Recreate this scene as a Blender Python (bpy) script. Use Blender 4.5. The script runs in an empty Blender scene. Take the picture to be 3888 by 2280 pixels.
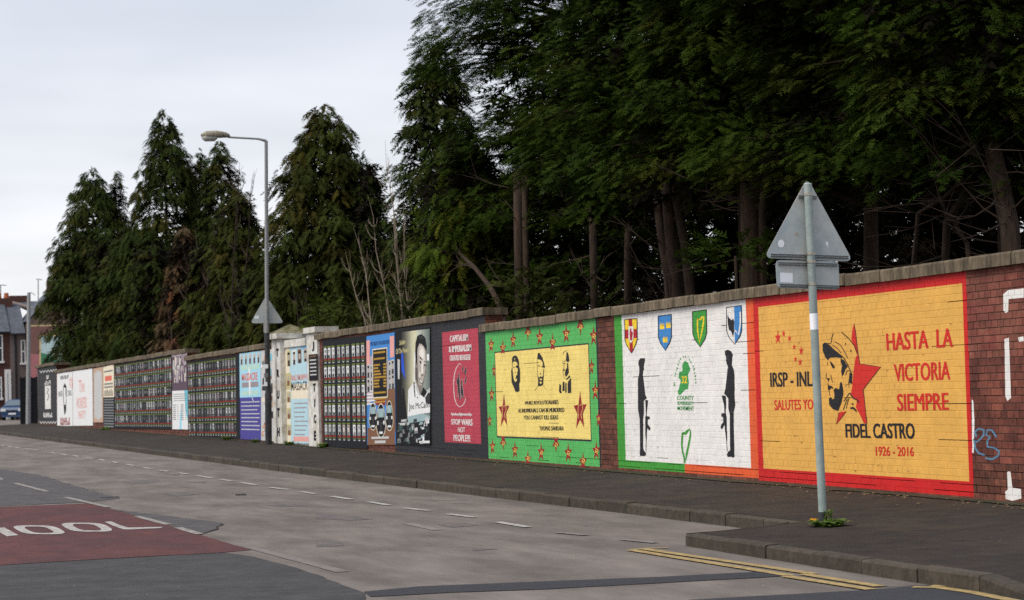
import bpy, bmesh, math, random
import numpy as np
from mathutils import Vector, Matrix
from mathutils.geometry import tessellate_polygon

random.seed(7)
rng = np.random.default_rng(11)
sc = bpy.context.scene
col = sc.collection

# ------------------------------------------------------------------ camera
# survey numbers taken from the photograph (3888 x 2280): the wall runs along world +Y,
# its face lies in the plane x = XW; z = 0 is the carriageway.
FPX, PCX, PCY = 8177.0, 1944.0, 1140.0
VPX, VPY, ROLL = -771.5, 1536.7, 0.015
CAMZ = 1.52
XW = 11.45
Yc = Vector(((VPX - PCX) / FPX, -(VPY - PCY) / FPX, -1.0)).normalized()
_a = Vector((-math.sin(ROLL), math.cos(ROLL), 0.0))
Zc = (_a - _a.dot(Yc) * Yc).normalized()
Xc = Yc.cross(Zc)
ROT = Matrix((Xc, Yc, Zc))            # camera -> world
CAM = Vector((0, 0, CAMZ))
cam = bpy.data.cameras.new('camera')
cam.sensor_width = 36.0
cam.lens = 36.0 * FPX / 3888.0
cam.clip_start = 0.1
cam.clip_end = 3000
cam.dof.use_dof = True
cam.dof.focus_distance = 23.0
cam.dof.aperture_fstop = 4.5
camo = bpy.data.objects.new('camera', cam)
camo.matrix_world = Matrix.Translation(CAM) @ ROT.to_4x4()
col.objects.link(camo)
sc.camera = camo

# ------------------------------------------------------------------ light
SUN_DIR = Vector((-0.60, -0.12, 0.79)).normalized()      # towards the sun
world = bpy.data.worlds.new('World')
sc.world = world
world.use_nodes = True
nt = world.node_tree
nt.nodes.clear()
def wn(t, **k):
    n = nt.nodes.new(t)
    for a, b in k.items():
        setattr(n, a, b)
    return n
out = wn('ShaderNodeOutputWorld')
bg = wn('ShaderNodeBackground')
bg.inputs['Strength'].default_value = 0.1
sky = wn('ShaderNodeTexSky', sky_type='NISHITA', sun_disc=False)
sky.sun_elevation = math.asin(SUN_DIR.z)
sky.sun_rotation = math.atan2(SUN_DIR.x, SUN_DIR.y)
sky.air_density = 1.0
sky.dust_density = 2.5
# thin layered cloud: stretched noise on the view direction projected to a flat cloud deck
tc = wn('ShaderNodeTexCoord')
sep = wn('ShaderNodeSeparateXYZ')
nt.links.new(tc.outputs['Generated'], sep.inputs[0])
zz = wn('ShaderNodeMath', operation='MAXIMUM'); zz.inputs[1].default_value = 0.0
nt.links.new(sep.outputs['Z'], zz.inputs[0])
zp = wn('ShaderNodeMath', operation='ADD'); zp.inputs[1].default_value = 0.12
nt.links.new(zz.outputs[0], zp.inputs[0])
dx = wn('ShaderNodeMath', operation='DIVIDE'); dy = wn('ShaderNodeMath', operation='DIVIDE')
nt.links.new(sep.outputs['X'], dx.inputs[0]); nt.links.new(zp.outputs[0], dx.inputs[1])
nt.links.new(sep.outputs['Y'], dy.inputs[0]); nt.links.new(zp.outputs[0], dy.inputs[1])
cmb = wn('ShaderNodeCombineXYZ')
nt.links.new(dx.outputs[0], cmb.inputs[0]); nt.links.new(dy.outputs[0], cmb.inputs[1])
cn = wn('ShaderNodeTexNoise')
cn.inputs['Scale'].default_value = 1.15
cn.inputs['Detail'].default_value = 3.0
cn.inputs['Roughness'].default_value = 0.5
nt.links.new(cmb.outputs[0], cn.inputs['Vector'])
cr = wn('ShaderNodeMapRange')
cr.inputs['From Min'].default_value = 0.35; cr.inputs['From Max'].default_value = 0.66
cr.inputs['To Min'].default_value = 0.74; cr.inputs['To Max'].default_value = 1.0
nt.links.new(cn.outputs['Fac'], cr.inputs['Value'])
mx = wn('ShaderNodeMix', data_type='RGBA')
nt.links.new(cr.outputs[0], mx.inputs[0])
nt.links.new(sky.outputs[0], mx.inputs[6])
hm = wn('ShaderNodeMapRange')          # milkier towards the horizon
hm.inputs['From Min'].default_value = 0.02; hm.inputs['From Max'].default_value = 0.30
nt.links.new(zz.outputs[0], hm.inputs['Value'])
ck = wn('ShaderNodeMix', data_type='RGBA')
ck.inputs[6].default_value = (9.7, 9.75, 9.9, 1); ck.inputs[7].default_value = (6.2, 6.85, 8.3, 1)
nt.links.new(hm.outputs[0], ck.inputs[0])
nt.links.new(ck.outputs[2], mx.inputs[7])
nt.links.new(mx.outputs[2], bg.inputs['Color'])
nt.links.new(bg.outputs[0], out.inputs[0])

sun = bpy.data.lights.new('sun', 'SUN')
sun.energy = 3.1
sun.angle = math.radians(40)
sun.color = (1.0, 0.95, 0.87)
suno = bpy.data.objects.new('sun', sun)
suno.rotation_euler = SUN_DIR.to_track_quat('Z', 'Y').to_euler()
suno.location = (0, 0, 60)
col.objects.link(suno)

sc.view_settings.view_transform = 'Standard'
sc.view_settings.look = 'None'
sc.view_settings.gamma = 1
sc.view_settings.use_curve_mapping = False
sc.view_settings.exposure = 0.10
sc.cycles.max_bounces = 5
sc.cycles.diffuse_bounces = 3
sc.cycles.transparent_max_bounces = 4
sc.cycles.use_denoising = False

# ------------------------------------------------------------------ survey helpers
def ray(p):
    return ROT @ Vector(((p[0] - PCX) / FPX, -(p[1] - PCY) / FPX, -1.0))
def hx(p, x=XW):
    d = ray(p); return CAM + d * (x / d.x)
def hy(p, y):
    d = ray(p); return CAM + d * (y / d.y)
def hz(p, z=0.0):
    d = ray(p); return CAM + d * ((z - CAMZ) / d.z)
def px_per_m(P):
    c = ROT.transposed() @ (Vector(P) - CAM)
    return FPX / -c.z
def crop(x0, y0, s):
    return lambda pts: [(x0 + a / s, y0 + b / s) for a, b in pts]
C1 = crop(0, 1000, 2.111); C2 = crop(400, 1200, 2.6875); C3 = crop(880, 1080, 2.2057)
C4 = crop(1180, 1180, 2.5486); C5 = crop(1780, 1150, 2.24); C6 = crop(2250, 1080, 1.92)
C7 = crop(2830, 950, 1.4783); K1 = crop(3090, 1210, 3.4357); K2 = crop(1920, 1320, 7.7778)
K3 = crop(2400, 1340, 3.525); K4 = crop(2720, 1310, 3.284); K5 = crop(1500, 1230, 3.1429)
K6 = crop(1390, 1250, 3.2833); K7 = crop(1680, 1240, 3.2133); K8 = crop(2530, 1330, 3.2867)
G1 = crop(0, 1650, 1.9385); G2 = crop(1200, 1600, 1.9385); G3 = crop(2300, 1750, 1.587)
D = lambda x, y: (x * 1.54286, y * 1.54286)

# ------------------------------------------------------------------ materials
def s2l(c):
    if isinstance(c, (int, float)):
        c = (c, c, c)
    r = []
    for v in c:
        v = v / 255.0
        r.append(v / 12.92 if v <= 0.04045 else ((v + 0.055) / 1.055) ** 2.4)
    return tuple(r)
MATS = {}
def mat(name, rgb, rough=0.75, var=0.0, vscale=4.0, bump=0.0, bscale=60.0, rgb2=None, metal=0.0,
        objrand=0.0, attr=None, transl=0.0, spec=0.3, stretch=None):
    """procedural principled material: base colour, large scale mottling, fine relief"""
    if name in MATS:
        return MATS[name]
    m = bpy.data.materials.new(name)
    m.use_nodes = True
    t = m.node_tree
    b = t.nodes['Principled BSDF']
    L = t.links.new
    b.inputs['Roughness'].default_value = rough
    b.inputs['Metallic'].default_value = metal
    b.inputs['Specular IOR Level'].default_value = spec
    c = t.nodes.new('ShaderNodeRGB'); c.outputs[0].default_value = (*rgb, 1)
    last = c.outputs[0]
    if var > 0 or rgb2 is not None or bump > 0:
        g = t.nodes.new('ShaderNodeNewGeometry')
        vec = g.outputs['Position']
        if stretch:
            mp = t.nodes.new('ShaderNodeMapping'); mp.inputs['Scale'].default_value = stretch
            L(vec, mp.inputs[0]); vec = mp.outputs[0]
    if rgb2 is not None:
        n = t.nodes.new('ShaderNodeTexNoise'); n.inputs['Scale'].default_value = vscale
        n.inputs['Detail'].default_value = 5; n.inputs['Roughness'].default_value = 0.6
        L(vec, n.inputs['Vector'])
        r = t.nodes.new('ShaderNodeMapRange'); r.inputs['From Min'].default_value = 0.38; r.inputs['From Max'].default_value = 0.62
        L(n.outputs['Fac'], r.inputs['Value'])
        x = t.nodes.new('ShaderNodeMix'); x.data_type = 'RGBA'
        L(r.outputs[0], x.inputs[0]); L(last, x.inputs[6]); x.inputs[7].default_value = (*rgb2, 1)
        last = x.outputs[2]
    if objrand > 0:
        oi = t.nodes.new('ShaderNodeObjectInfo')
        at = t.nodes.new('ShaderNodeAttribute'); at.attribute_name = 'rnd'
        ad = t.nodes.new('ShaderNodeMath'); ad.operation = 'ADD'
        L(oi.outputs['Random'], ad.inputs[0]); L(at.outputs['Fac'], ad.inputs[1])
        fr = t.nodes.new('ShaderNodeMath'); fr.operation = 'FRACT'; L(ad.outputs[0], fr.inputs[0])
        r = t.nodes.new('ShaderNodeMapRange'); r.inputs['To Min'].default_value = 1 - objrand; r.inputs['To Max'].default_value = 1 + objrand
        L(fr.outputs[0], r.inputs['Value'])
        x = t.nodes.new('ShaderNodeVectorMath'); x.operation = 'SCALE'
        L(last, x.inputs[0]); L(r.outputs[0], x.inputs['Scale']); last = x.outputs[0]
    if attr:
        at = t.nodes.new('ShaderNodeAttribute'); at.attribute_name = attr
        x = t.nodes.new('ShaderNodeMix'); x.data_type = 'RGBA'; x.blend_type = 'MULTIPLY'
        x.inputs[0].default_value = 1
        L(last, x.inputs[6]); L(at.outputs['Color'], x.inputs[7]); last = x.outputs[2]
    if var > 0:
        n = t.nodes.new('ShaderNodeTexNoise'); n.inputs['Scale'].default_value = vscale * 2.7
        n.inputs['Detail'].default_value = 6; n.inputs['Roughness'].default_value = 0.65
        L(vec, n.inputs['Vector'])
        r = t.nodes.new('ShaderNodeMapRange'); r.inputs['From Min'].default_value = 0.3; r.inputs['From Max'].default_value = 0.7
        r.inputs['To Min'].default_value = 1 - var; r.inputs['To Max'].default_value = 1 + var
        L(n.outputs['Fac'], r.inputs['Value'])
        x = t.nodes.new('ShaderNodeVectorMath'); x.operation = 'SCALE'
        L(last, x.inputs[0]); L(r.outputs[0], x.inputs['Scale']); last = x.outputs[0]
    L(last, b.inputs['Base Color'])
    if bump > 0:
        n = t.nodes.new('ShaderNodeTexNoise'); n.inputs['Scale'].default_value = bscale; n.inputs['Detail'].default_value = 4
        L(vec, n.inputs['Vector'])
        bp = t.nodes.new('ShaderNodeBump'); bp.inputs['Strength'].default_value = bump; bp.inputs['Distance'].default_value = 0.01
        L(n.outputs['Fac'], bp.inputs['Height']); L(bp.outputs[0], b.inputs['Normal'])
    if transl > 0:
        tr = t.nodes.new('ShaderNodeBsdfTranslucent'); L(last, tr.inputs[0])
        ms = t.nodes.new('ShaderNodeMixShader'); ms.inputs[0].default_value = transl
        L(b.outputs[0], ms.inputs[1]); L(tr.outputs[0], ms.inputs[2])
        L(ms.outputs[0], t.nodes['Material Output'].inputs[0])
    MATS[name] = m
    return m
def paint(name, srgb, var=0.07, rough=0.6):
    return mat('paint ' + name, s2l(srgb), rough, max(var, .08), 2.4, 0.35, 90, rgb2=tuple(c * .91 for c in s2l(srgb)), spec=0.25)

# ------------------------------------------------------------------ mesh helpers
class MB:
    def __init__(s):
        s.v = []; s.f = []; s.m = []; s.mats = []; s.r = []; s.rv = 0.0
    def slot(s, m):
        if m not in s.mats:
            s.mats.append(m)
        return s.mats.index(m)
    def poly(s, pts, m):
        i = len(s.v)
        s.v += [tuple(p) for p in pts]
        s.f.append(tuple(range(i, i + len(pts)))); s.m.append(s.slot(m)); s.r.append(s.rv)
    def box(s, lo, hi, m, skip=''):
        x0, y0, z0 = lo; x1, y1, z1 = hi
        i = len(s.v)
        s.v += [(x0, y0, z0), (x1, y0, z0), (x1, y1, z0), (x0, y1, z0), (x0, y0, z1), (x1, y0, z1), (x1, y1, z1), (x0, y1, z1)]
        k = s.slot(m)
        for nm, q in (('b', (3, 2, 1, 0)), ('t', (4, 5, 6, 7)), ('f', (0, 1, 5, 4)), ('r', (1, 2, 6, 5)), ('k', (2, 3, 7, 6)), ('l', (3, 0, 4, 7))):
            if nm in skip:
                continue
            s.f.append(tuple(i + a for a in q)); s.m.append(k); s.r.append(s.rv)
    def obox(s, c, ax, ay, az, m):
        """box from centre and three half-axis vectors"""
        c = Vector(c); i = len(s.v)
        for sz in (-1, 1):
            for a, b in ((-1, -1), (1, -1), (1, 1), (-1, 1)):
                s.v.append(tuple(c + ax * a + ay * b + az * sz))
        k = s.slot(m)
        for q in ((3, 2, 1, 0), (4, 5, 6, 7), (0, 1, 5, 4), (1, 2, 6, 5), (2, 3, 7, 6), (3, 0, 4, 7)):
            s.f.append(tuple(i + a for a in q)); s.m.append(k); s.r.append(s.rv)
    def tube(s, pts, rad, m, n=8, cap=True):
        pts = [Vector(p) for p in pts]
        if not hasattr(rad, '__len__'):
            rad = [rad] * len(pts)
        i0 = len(s.v); k = s.slot(m)
        for j, p in enumerate(pts):
            t = (pts[min(j + 1, len(pts) - 1)] - pts[max(j - 1, 0)]).normalized()
            u = t.orthogonal().normalized() if j == 0 else (u - u.dot(t) * t).normalized()
            w = t.cross(u)
            for q in range(n):
                a = 2 * math.pi * q / n
                s.v.append(tuple(p + (u * math.cos(a) + w * math.sin(a)) * rad[j]))
        for j in range(len(pts) - 1):
            for q in range(n):
                a = i0 + j * n + q; b = i0 + j * n + (q + 1) % n
                s.f.append((a, b, b + n, a + n)); s.m.append(k); s.r.append(s.rv)
        if cap:
            s.f.append(tuple(i0 + q for q in reversed(range(n)))); s.m.append(k); s.r.append(s.rv)
            e = i0 + (len(pts) - 1) * n
            s.f.append(tuple(e + q for q in range(n))); s.m.append(k); s.r.append(s.rv)
    def prism(s, pts, ext, m):
        """polygon (3d points, planar) pushed along the vector ext"""
        pts = [Vector(p) for p in pts]; ext = Vector(ext)
        n = len(pts); i = len(s.v); k = s.slot(m)
        s.v += [tuple(p) for p in pts] + [tuple(p + ext) for p in pts]
        for t in tessellate_polygon([pts]):
            s.f.append(tuple(i + a for a in t)); s.f.append(tuple(i + n + a for a in reversed(t))); s.m += [k, k]; s.r += [s.rv] * 2
        for a in range(n):
            b = (a + 1) % n
            s.f.append((i + a, i + b, i + n + b, i + n + a)); s.m.append(k); s.r.append(s.rv)
    def mesh(s, name, rnd=False):
        me = bpy.data.meshes.new(name)
        me.from_pydata(s.v, [], s.f)
        for m in s.mats:
            me.materials.append(m)
        me.polygons.foreach_set('material_index', s.m)
        if rnd:
            a = me.attributes.new('rnd', 'FLOAT', 'FACE'); a.data.foreach_set('value', s.r)
        me.update()
        return me
    def build(s, name, parent=None, smooth=False, recalc=False, **tags):
        me = s.mesh(name, any(s.r))
        if recalc:
            bm = bmesh.new(); bm.from_mesh(me); bmesh.ops.recalc_face_normals(bm, faces=bm.faces); bm.to_mesh(me); bm.free()
        if smooth:
            me.polygons.foreach_set('use_smooth', [True] * len(me.polygons))
        return link(name, me, parent, **tags)
def link(name, me, parent=None, loc=None, **tags):
    o = bpy.data.objects.new(name, me)
    col.objects.link(o)
    if parent is not None:
        o.parent = parent
        q = parent
        off = Vector((0, 0, 0))
        while q is not None:
            off += q.location if q.type == 'EMPTY' else Vector((0, 0, 0)); q = q.parent
        if off.length > 0 and parent.type == 'EMPTY':
            o.matrix_parent_inverse = Matrix.Translation(-off)
    if loc is not None:
        o.location = loc
    for k, v in tags.items():
        o[k] = v
    return o
def empty(name, label, cat, group=None, loc=(0, 0, 0)):
    """an Empty at the thing's base; children are built in world coordinates, so it stays at the origin unless loc is given"""
    o = bpy.data.objects.new(name, None)
    o.empty_display_size = 0.2
    col.objects.link(o); o.location = loc
    o['label'] = label; o['category'] = cat
    if group: o['group'] = group
    return o
# ------------------------------------------------------------------ brickwork
CH, JW = 0.0765, 0.009          # course height, joint width
ZP = 0.205                       # pavement level at the foot of the wall
ZB = ZP - 2 * CH                 # brickwork starts below the pavement
OFFS = {0: 0.0575, 1: 0.0, 2: 0.0575, 3: 0.1725}   # three stretcher courses, one header course
def pitch(k):
    return 0.115 if k % 4 == 1 else 0.23
def hash01(k, i, s=0):
    return (math.sin(k * 127.1 + i * 311.7 + s * 74.7) * 43758.5453) % 1.0
def proud(k, i):
    return 0.0016 * hash01(k, i)
M_BRICK = mat('red brick', s2l((110, 64, 48)), 0.85, 0.28, 9, 0.5, 70, s2l((86, 50, 40)), objrand=0.34)
M_BRICK_DK = mat('maroon washed brick', s2l((88, 47, 39)), 0.85, 0.3, 2.2, 0.5, 70, s2l((128, 72, 57)), objrand=0.3)
M_BRICK_SAL = mat('salmon washed brick', s2l((122, 74, 60)), 0.85, 0.28, 2.6, 0.5, 70, s2l((112, 56, 48)), objrand=0.2)
M_MORTAR = mat('mortar', s2l((100, 84, 70)), 0.95, 0.2, 8, 0.5, 120)
M_GAP = mat('open joint', s2l((44, 34, 28)), 0.95)
M_COPE = mat('coping concrete', s2l((114, 101, 82)), 0.92, 0.32, 3.0, 0.5, 50, s2l((80, 70, 55)), stretch=(3, 3, 1), objrand=0.2)
M_BLACK = paint('black', (40, 40, 44)); M_WHITE = paint('white', (232, 228, 222), 0.05)
M_RED = paint('signal red', (200, 32, 30)); M_ORANGE = paint('yellow ochre', (224, 170, 82), 0.05)
M_TRIC_O = paint('tricolour orange', (224, 92, 46)); M_TRIC_G = paint('tricolour green', (64, 150, 52))
M_GREEN = paint('mid green', (86, 178, 92)); M_YELLOW = paint('primrose', (240, 214, 122), 0.05)
M_STAR = paint('dark star red', (150, 26, 34)); M_LETTER_RED = paint('lettering red', (206, 44, 34))
M_CRIMSON = paint('rose crimson', (182, 62, 78)); M_INK = paint('ink', (34, 32, 36)); M_GOLD = paint('gold', (238, 200, 92))
M_BLUE = paint('shield blue', (62, 132, 196)); M_SHY = paint('shield yellow', (246, 208, 44)); M_SHR = paint('shield red', (176, 28, 40))
M_SHG = paint('shield green', (60, 150, 56)); M_SPRAY = paint('spray blue', (90, 130, 158)); M_MAPG = paint('map green', (64, 154, 76))

class Bay:
    def __init__(s, p_near, p_far, ztop, base=M_BRICK):
        """p_near / p_far: foot of the bay at its near and far end; ztop(y): underside of the coping"""
        s.ya = hx(p_near).y; s.yb = hx(p_far).y
        s.zt = ztop; s.base = base
        s.nc = max(4, round((ztop((s.ya + s.yb) / 2) - ZB) / CH))
        s.H = s.nc * CH
        s.fields = []; s.holes = []
    def n(s, y, z):
        return (z - ZB) / (s.zt(y) - ZB) * s.H
    def w(s, y, t):
        return ZB + t / s.H * (s.zt(y) - ZB)
    def field(s, m, TL=None, TR=None, BR=None, BL=None, rect=None):
        if rect is None:
            q = [hx(p) for p in (TL, TR, BR, BL)]
            f = [(p.y, s.n(p.y, p.z)) for p in q]
            rect = ((f[1][0] + f[2][0]) / 2, (f[0][0] + f[3][0]) / 2, (f[2][1] + f[3][1]) / 2, (f[0][1] + f[1][1]) / 2)
        s.fields.append((*rect, m))
        return rect
    def hole(s, q):
        f = [(p.y, s.n(p.y, p.z)) for p in q]
        ys = [a for a, b in f]; ts = [b for a, b in f]
        s.holes.append((min(ys) + 0.05, max(ys) - 0.05, min(ts) + 0.1, max(ts) - 0.1))

def cut_fields(rect, fields, base):
    pieces = [(rect, base)]
    for (a0, a1, b0, b1, m) in fields:
        if base is M_MORTAR and m in (M_BRICK, M_BRICK_SAL): continue
        out = []
        for (r, pm) in pieces:
            y0, y1, t0, t1 = r
            c0, c1, d0, d1 = max(y0, a0), min(y1, a1), max(t0, b0), min(t1, b1)
            if c1 - c0 < 1e-4 or d1 - d0 < 1e-4:
                out.append((r, pm)); continue
            if c0 > y0: out.append(((y0, c0, t0, t1), pm))
            if c1 < y1: out.append(((c1, y1, t0, t1), pm))
            if d0 > t0: out.append(((c0, c1, t0, d0), pm))
            if d1 < t1: out.append(((c0, c1, d1, t1), pm))
            out.append(((c0, c1, d0, d1), m))
        pieces = out
    return pieces
BRICK_CACHE = {}
def brick_mesh(w, h, m):
    k = (round(w, 3), round(h, 4), m.name)
    if k not in BRICK_CACHE:
        b = MB(); e = 0.0018 if 'brick' in m.name else 0.0011; a, c = w / 2, h / 2
        f = [(0, a - e, -c + e), (0, -a + e, -c + e), (0, -a + e, c - e), (0, a - e, c - e)]
        g = [(e, a, -c), (e, -a, -c), (e, -a, c), (e, a, c)]
        r = [(0.05, a, -c), (0.05, -a, -c), (0.05, -a, c), (0.05, a, c)]
        b.poly(f, m)
        for i in range(4):
            j = (i + 1) % 4
            b.poly([f[j], f[i], g[i], g[j]], m); b.poly([g[j], g[i], r[i], r[j]], m)
        BRICK_CACHE[k] = b.mesh('brick')
    return BRICK_CACHE[k]

def build_bay(B, root, gaps=0.18, limit=300):
    bricks = []
    mort = MB()
    for k in range(B.nc):
        t0, t1 = k * CH + JW / 2, (k + 1) * CH - JW / 2
        p = pitch(k); o = OFFS[k % 4]
        i = math.floor((B.ya - o) / p)
        while i * p + o < B.yb:
            y0 = max(i * p + o + JW / 2, B.ya); y1 = min((i + 1) * p + o - JW / 2, B.yb)
            if y1 - y0 > 0.015:
                if not any(y0 > h[0] and y1 < h[1] and t0 > h[2] and t1 < h[3] for h in B.holes):
                    bricks.append((k, i, y0, y1, t0, t1))
            i += 1
        # bed joint under the course: mortar, painted over where the field is painted, open in places
        y = B.ya
        while y < B.yb:
            ln = min(random.uniform(0.25, 1.1), B.yb - y)
            op = random.random() < (0.6 if k in (3, 4) else gaps)
            hj = JW / 2 if not (op and B.fields) else JW * 0.3
            for (r, m) in cut_fields((y, y + ln, k * CH - hj, k * CH + hj), B.fields, M_MORTAR):
                if op and random.random() < 0.9: m = M_GAP
                x = XW + (0.012 if op else (0.008 if m is M_MORTAR else 0.0014))
                mort.poly([(x, r[1], B.w(r[1], r[2])), (x, r[0], B.w(r[0], r[2])), (x, r[0], B.w(r[0], r[3])), (x, r[1], B.w(r[1], r[3]))], m)
            y += ln
        for (r, m) in cut_fields((B.ya, B.yb, t0, t1), B.fields, M_MORTAR):
            x = XW + (0.008 if m is M_MORTAR else 0.0014)
            mort.poly([(x, r[1], B.w(r[1], r[2])), (x, r[0], B.w(r[0], r[2])), (x, r[0], B.w(r[0], r[3])), (x, r[1], B.w(r[1], r[3]))], m)
    mort.box((XW + 0.013, B.ya, ZB), (XW + 0.33, B.yb, min(B.zt(B.ya), B.zt(B.yb))), M_MORTAR)
    mort.build('mortar_bed', root)
    bricks.sort(key=lambda b: (b[2] > 1e9, b[2] - 0.0 * b[4]))
    # pick the bricks that show largest: the nearest ones above the pavement
    vis = [b for b in bricks if b[5] > 2 * CH + 0.01]
    hid = [b for b in bricks if b[5] <= 2 * CH + 0.01]
    rest = MB()
    for n, (k, i, y0, y1, t0, t1) in enumerate(vis + hid):
        pcs = cut_fields((y0, y1, t0, t1), B.fields, B.base)
        yc = (y0 + y1) / 2; z0, z1 = B.w(yc, t0), B.w(yc, t1)
        x = XW - proud(k, i)
        big = max(pcs, key=lambda q: (q[0][1] - q[0][0]) * (q[0][3] - q[0][2]))
        if n < limit and n < len(vis):
            if len(pcs) == 1:
                me = brick_mesh(y1 - y0, z1 - z0, pcs[0][1])
                link('brick', me, root, (x, yc, (z0 + z1) / 2))
            else:
                b = MB(); zc = (z0 + z1) / 2
                for (r, m) in pcs:
                    b.poly([(0, r[1] - yc, B.w(yc, r[2]) - zc), (0, r[0] - yc, B.w(yc, r[2]) - zc), (0, r[0] - yc, B.w(yc, r[3]) - zc), (0, r[1] - yc, B.w(yc, r[3]) - zc)], m)
                b.box((0.0004, y0 - yc, z0 - zc), (0.05, y1 - yc, z1 - zc), big[1], 'lr')
                link('brick', b.mesh('brick'), root, (x, yc, zc))
        else:
            rest.rv = 0.001 + hash01(k, i, 3)
            for (r, m) in pcs:
                rest.poly([(x, r[1], B.w(r[1], r[2])), (x, r[0], B.w(r[0], r[2])), (x, r[0], B.w(r[0], r[3])), (x, r[1], B.w(r[1], r[3]))], m)
            rest.box((x + 0.0004, y0, z0), (x + 0.05, y1, z1), big[1], 'lr')
    if rest.f:
        rest.build('brick_courses', root, kind='stuff')

def build_coping(B, root, ya, yb, th=0.125, over=0.05, depth=0.46, ln=0.86):
    y = ya
    while y < yb - 0.02:
        e = min(y + ln * random.uniform(0.96, 1.04), yb)
        if yb - e < 0.3: e = yb
        b = MB(); x0, x1 = XW - over - random.uniform(0, 0.014), XW - over + depth
        a, c = y + 0.004, e - 0.004; za, zc = B.zt(a), B.zt(c); r = 0.012
        dz = random.uniform(-0.009, 0.009)
        pr = [(x0, 0.0), (x1, 0.0), (x1, th), (x0 + r, th + 0.01), (x0, th - r)]
        n = len(pr)
        b.v = [(px, a, za + pz + dz) for px, pz in pr] + [(px, c, zc + pz + dz) for px, pz in pr]
        for q in range(n):
            w = (q + 1) % n
            b.f.append((q, w, n + w, n + q)); b.m.append(0); b.r.append(0.0)
        b.f += [tuple(reversed(range(n))), tuple(range(n, 2 * n))]; b.m += [0, 0]; b.r += [0.0, 0.0]; b.slot(M_COPE)
        b.build('coping_stone', root, recalc=True)
        y = e

# ------------------------------------------------------------------ paint laid over the brick relief
def clip(poly, ax, val, ge):
    out = []
    n = len(poly)
    for i in range(n):
        p, q = poly[i], poly[(i + 1) % n]
        pi = (p[ax] >= val) if ge else (p[ax] <= val)
        qi = (q[ax] >= val) if ge else (q[ax] <= val)
        if pi: out.append(p)
        if pi != qi:
            f = (val - p[ax]) / (q[ax] - p[ax])
            out.append((p[0] + (q[0] - p[0]) * f, p[1] + (q[1] - p[1]) * f))
    return out
def area(p):
    return abs(sum(p[i][0] * p[(i + 1) % len(p)][1] - p[(i + 1) % len(p)][0] * p[i][1] for i in range(len(p)))) / 2
def tris_of(loops):
    """loops of 2-D points (outer loop first, then holes or islands) -> triangles"""
    flat = [p for l in loops for p in l]
    return [tuple(flat[i] for i in t) for t in tessellate_polygon([[Vector((a, b, 0)) for a, b in l] for l in loops])]
def lay(B, mb, tris, m, layer=1):
    """triangles in wall coordinates (y, z) cut to the bricks and joints of bay B"""
    def put(poly, x):
        if len(poly) > 2 and area(poly) > 2e-7:
            pts = [(x - 0.0011 * layer, y, B.w(y, t)) for y, t in poly]
            if sum(poly[i][0] * poly[(i + 1) % len(poly)][1] - poly[(i + 1) % len(poly)][0] * poly[i][1] for i in range(len(poly))) > 0:
                pts.reverse()
            mb.poly(pts, m)
    for tri in tris:
        q = [(y, B.n(y, z)) for y, z in tri]
        lo, hi = min(p[1] for p in q), max(p[1] for p in q)
        for k in range(int(math.floor((lo - JW / 2) / CH)), int(math.floor((hi + JW / 2) / CH)) + 1):
            j = clip(clip(q, 1, k * CH - JW / 2, True), 1, k * CH + JW / 2, False)
            if len(j) > 2: put(j, XW + 0.0011)
            c = clip(clip(q, 1, k * CH + JW / 2, True), 1, (k + 1) * CH - JW / 2, False)
            if len(c) < 3: continue
            p = pitch(k); o = OFFS[k % 4]
            y0, y1 = min(a[0] for a in c), max(a[0] for a in c)
            for i in range(int(math.floor((y0 - o) / p)), int(math.floor((y1 - o) / p)) + 1):
                b = clip(clip(c, 0, i * p + o + JW / 2, True), 0, (i + 1) * p + o - JW / 2, False)
                if len(b) > 2: put(b, XW - proud(k, i))
                b = clip(clip(c, 0, i * p + o - JW / 2, True), 0, i * p + o + JW / 2, False)
                if len(b) > 2: put(b, XW + 0.0011)
def wallpts(pts):
    r = [hx(p) for p in pts]
    return [(p.y, p.z) for p in r]
def art(B, root, name, items, **tags):
    """items: (loops in photo pixels, material, layer)"""
    mb = MB()
    for loops, m, layer in items:
        lay(B, mb, tris_of([wallpts(l) for l in loops]), m, layer)
    return mb.build(name, root, **tags) if mb.f else None
FONT_CACHE = {}
def glyphs(text, bold=0.0, spacing=1.0):
    """triangles of a line of text scaled into the unit square"""
    key = (text, bold, spacing)
    if key in FONT_CACHE: return FONT_CACHE[key]
    cu = bpy.data.curves.new('txt', 'FONT'); cu.body = text; cu.resolution_u = 3; cu.offset = bold; cu.space_character = spacing
    cu.fill_mode = 'FRONT'
    ob = bpy.data.objects.new('txt', cu); col.objects.link(ob)
    dg = bpy.context.evaluated_depsgraph_get()
    me = bpy.data.meshes.new_from_object(ob.evaluated_get(dg))
    v = [(p.co.x, p.co.y) for p in me.vertices]
    me.calc_loop_triangles()
    tr = [tuple(v[i] for i in t.vertices) for t in me.loop_triangles]
    bpy.data.objects.remove(ob); bpy.data.curves.remove(cu); bpy.data.meshes.remove(me)
    if tr:
        xs = [p[0] for t in tr for p in t]; ys = [p[1] for t in tr for p in t]
        x0, x1, y0, y1 = min(xs), max(xs), min(ys), max(ys)
        tr = [tuple(((p[0] - x0) / (x1 - x0 + 1e-9), (p[1] - y0) / (y1 - y0 + 1e-9)) for p in t) for t in tr]
    FONT_CACHE[key] = tr
    return tr
def bil(q, u, v):
    """q: TL, TR, BR, BL; u to the right, v upwards"""
    TL, TR, BR, BL = q
    return tuple((TL[i] * (1 - u) + TR[i] * u) * v + (BL[i] * (1 - u) + BR[i] * u) * (1 - v) for i in range(2))
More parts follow.
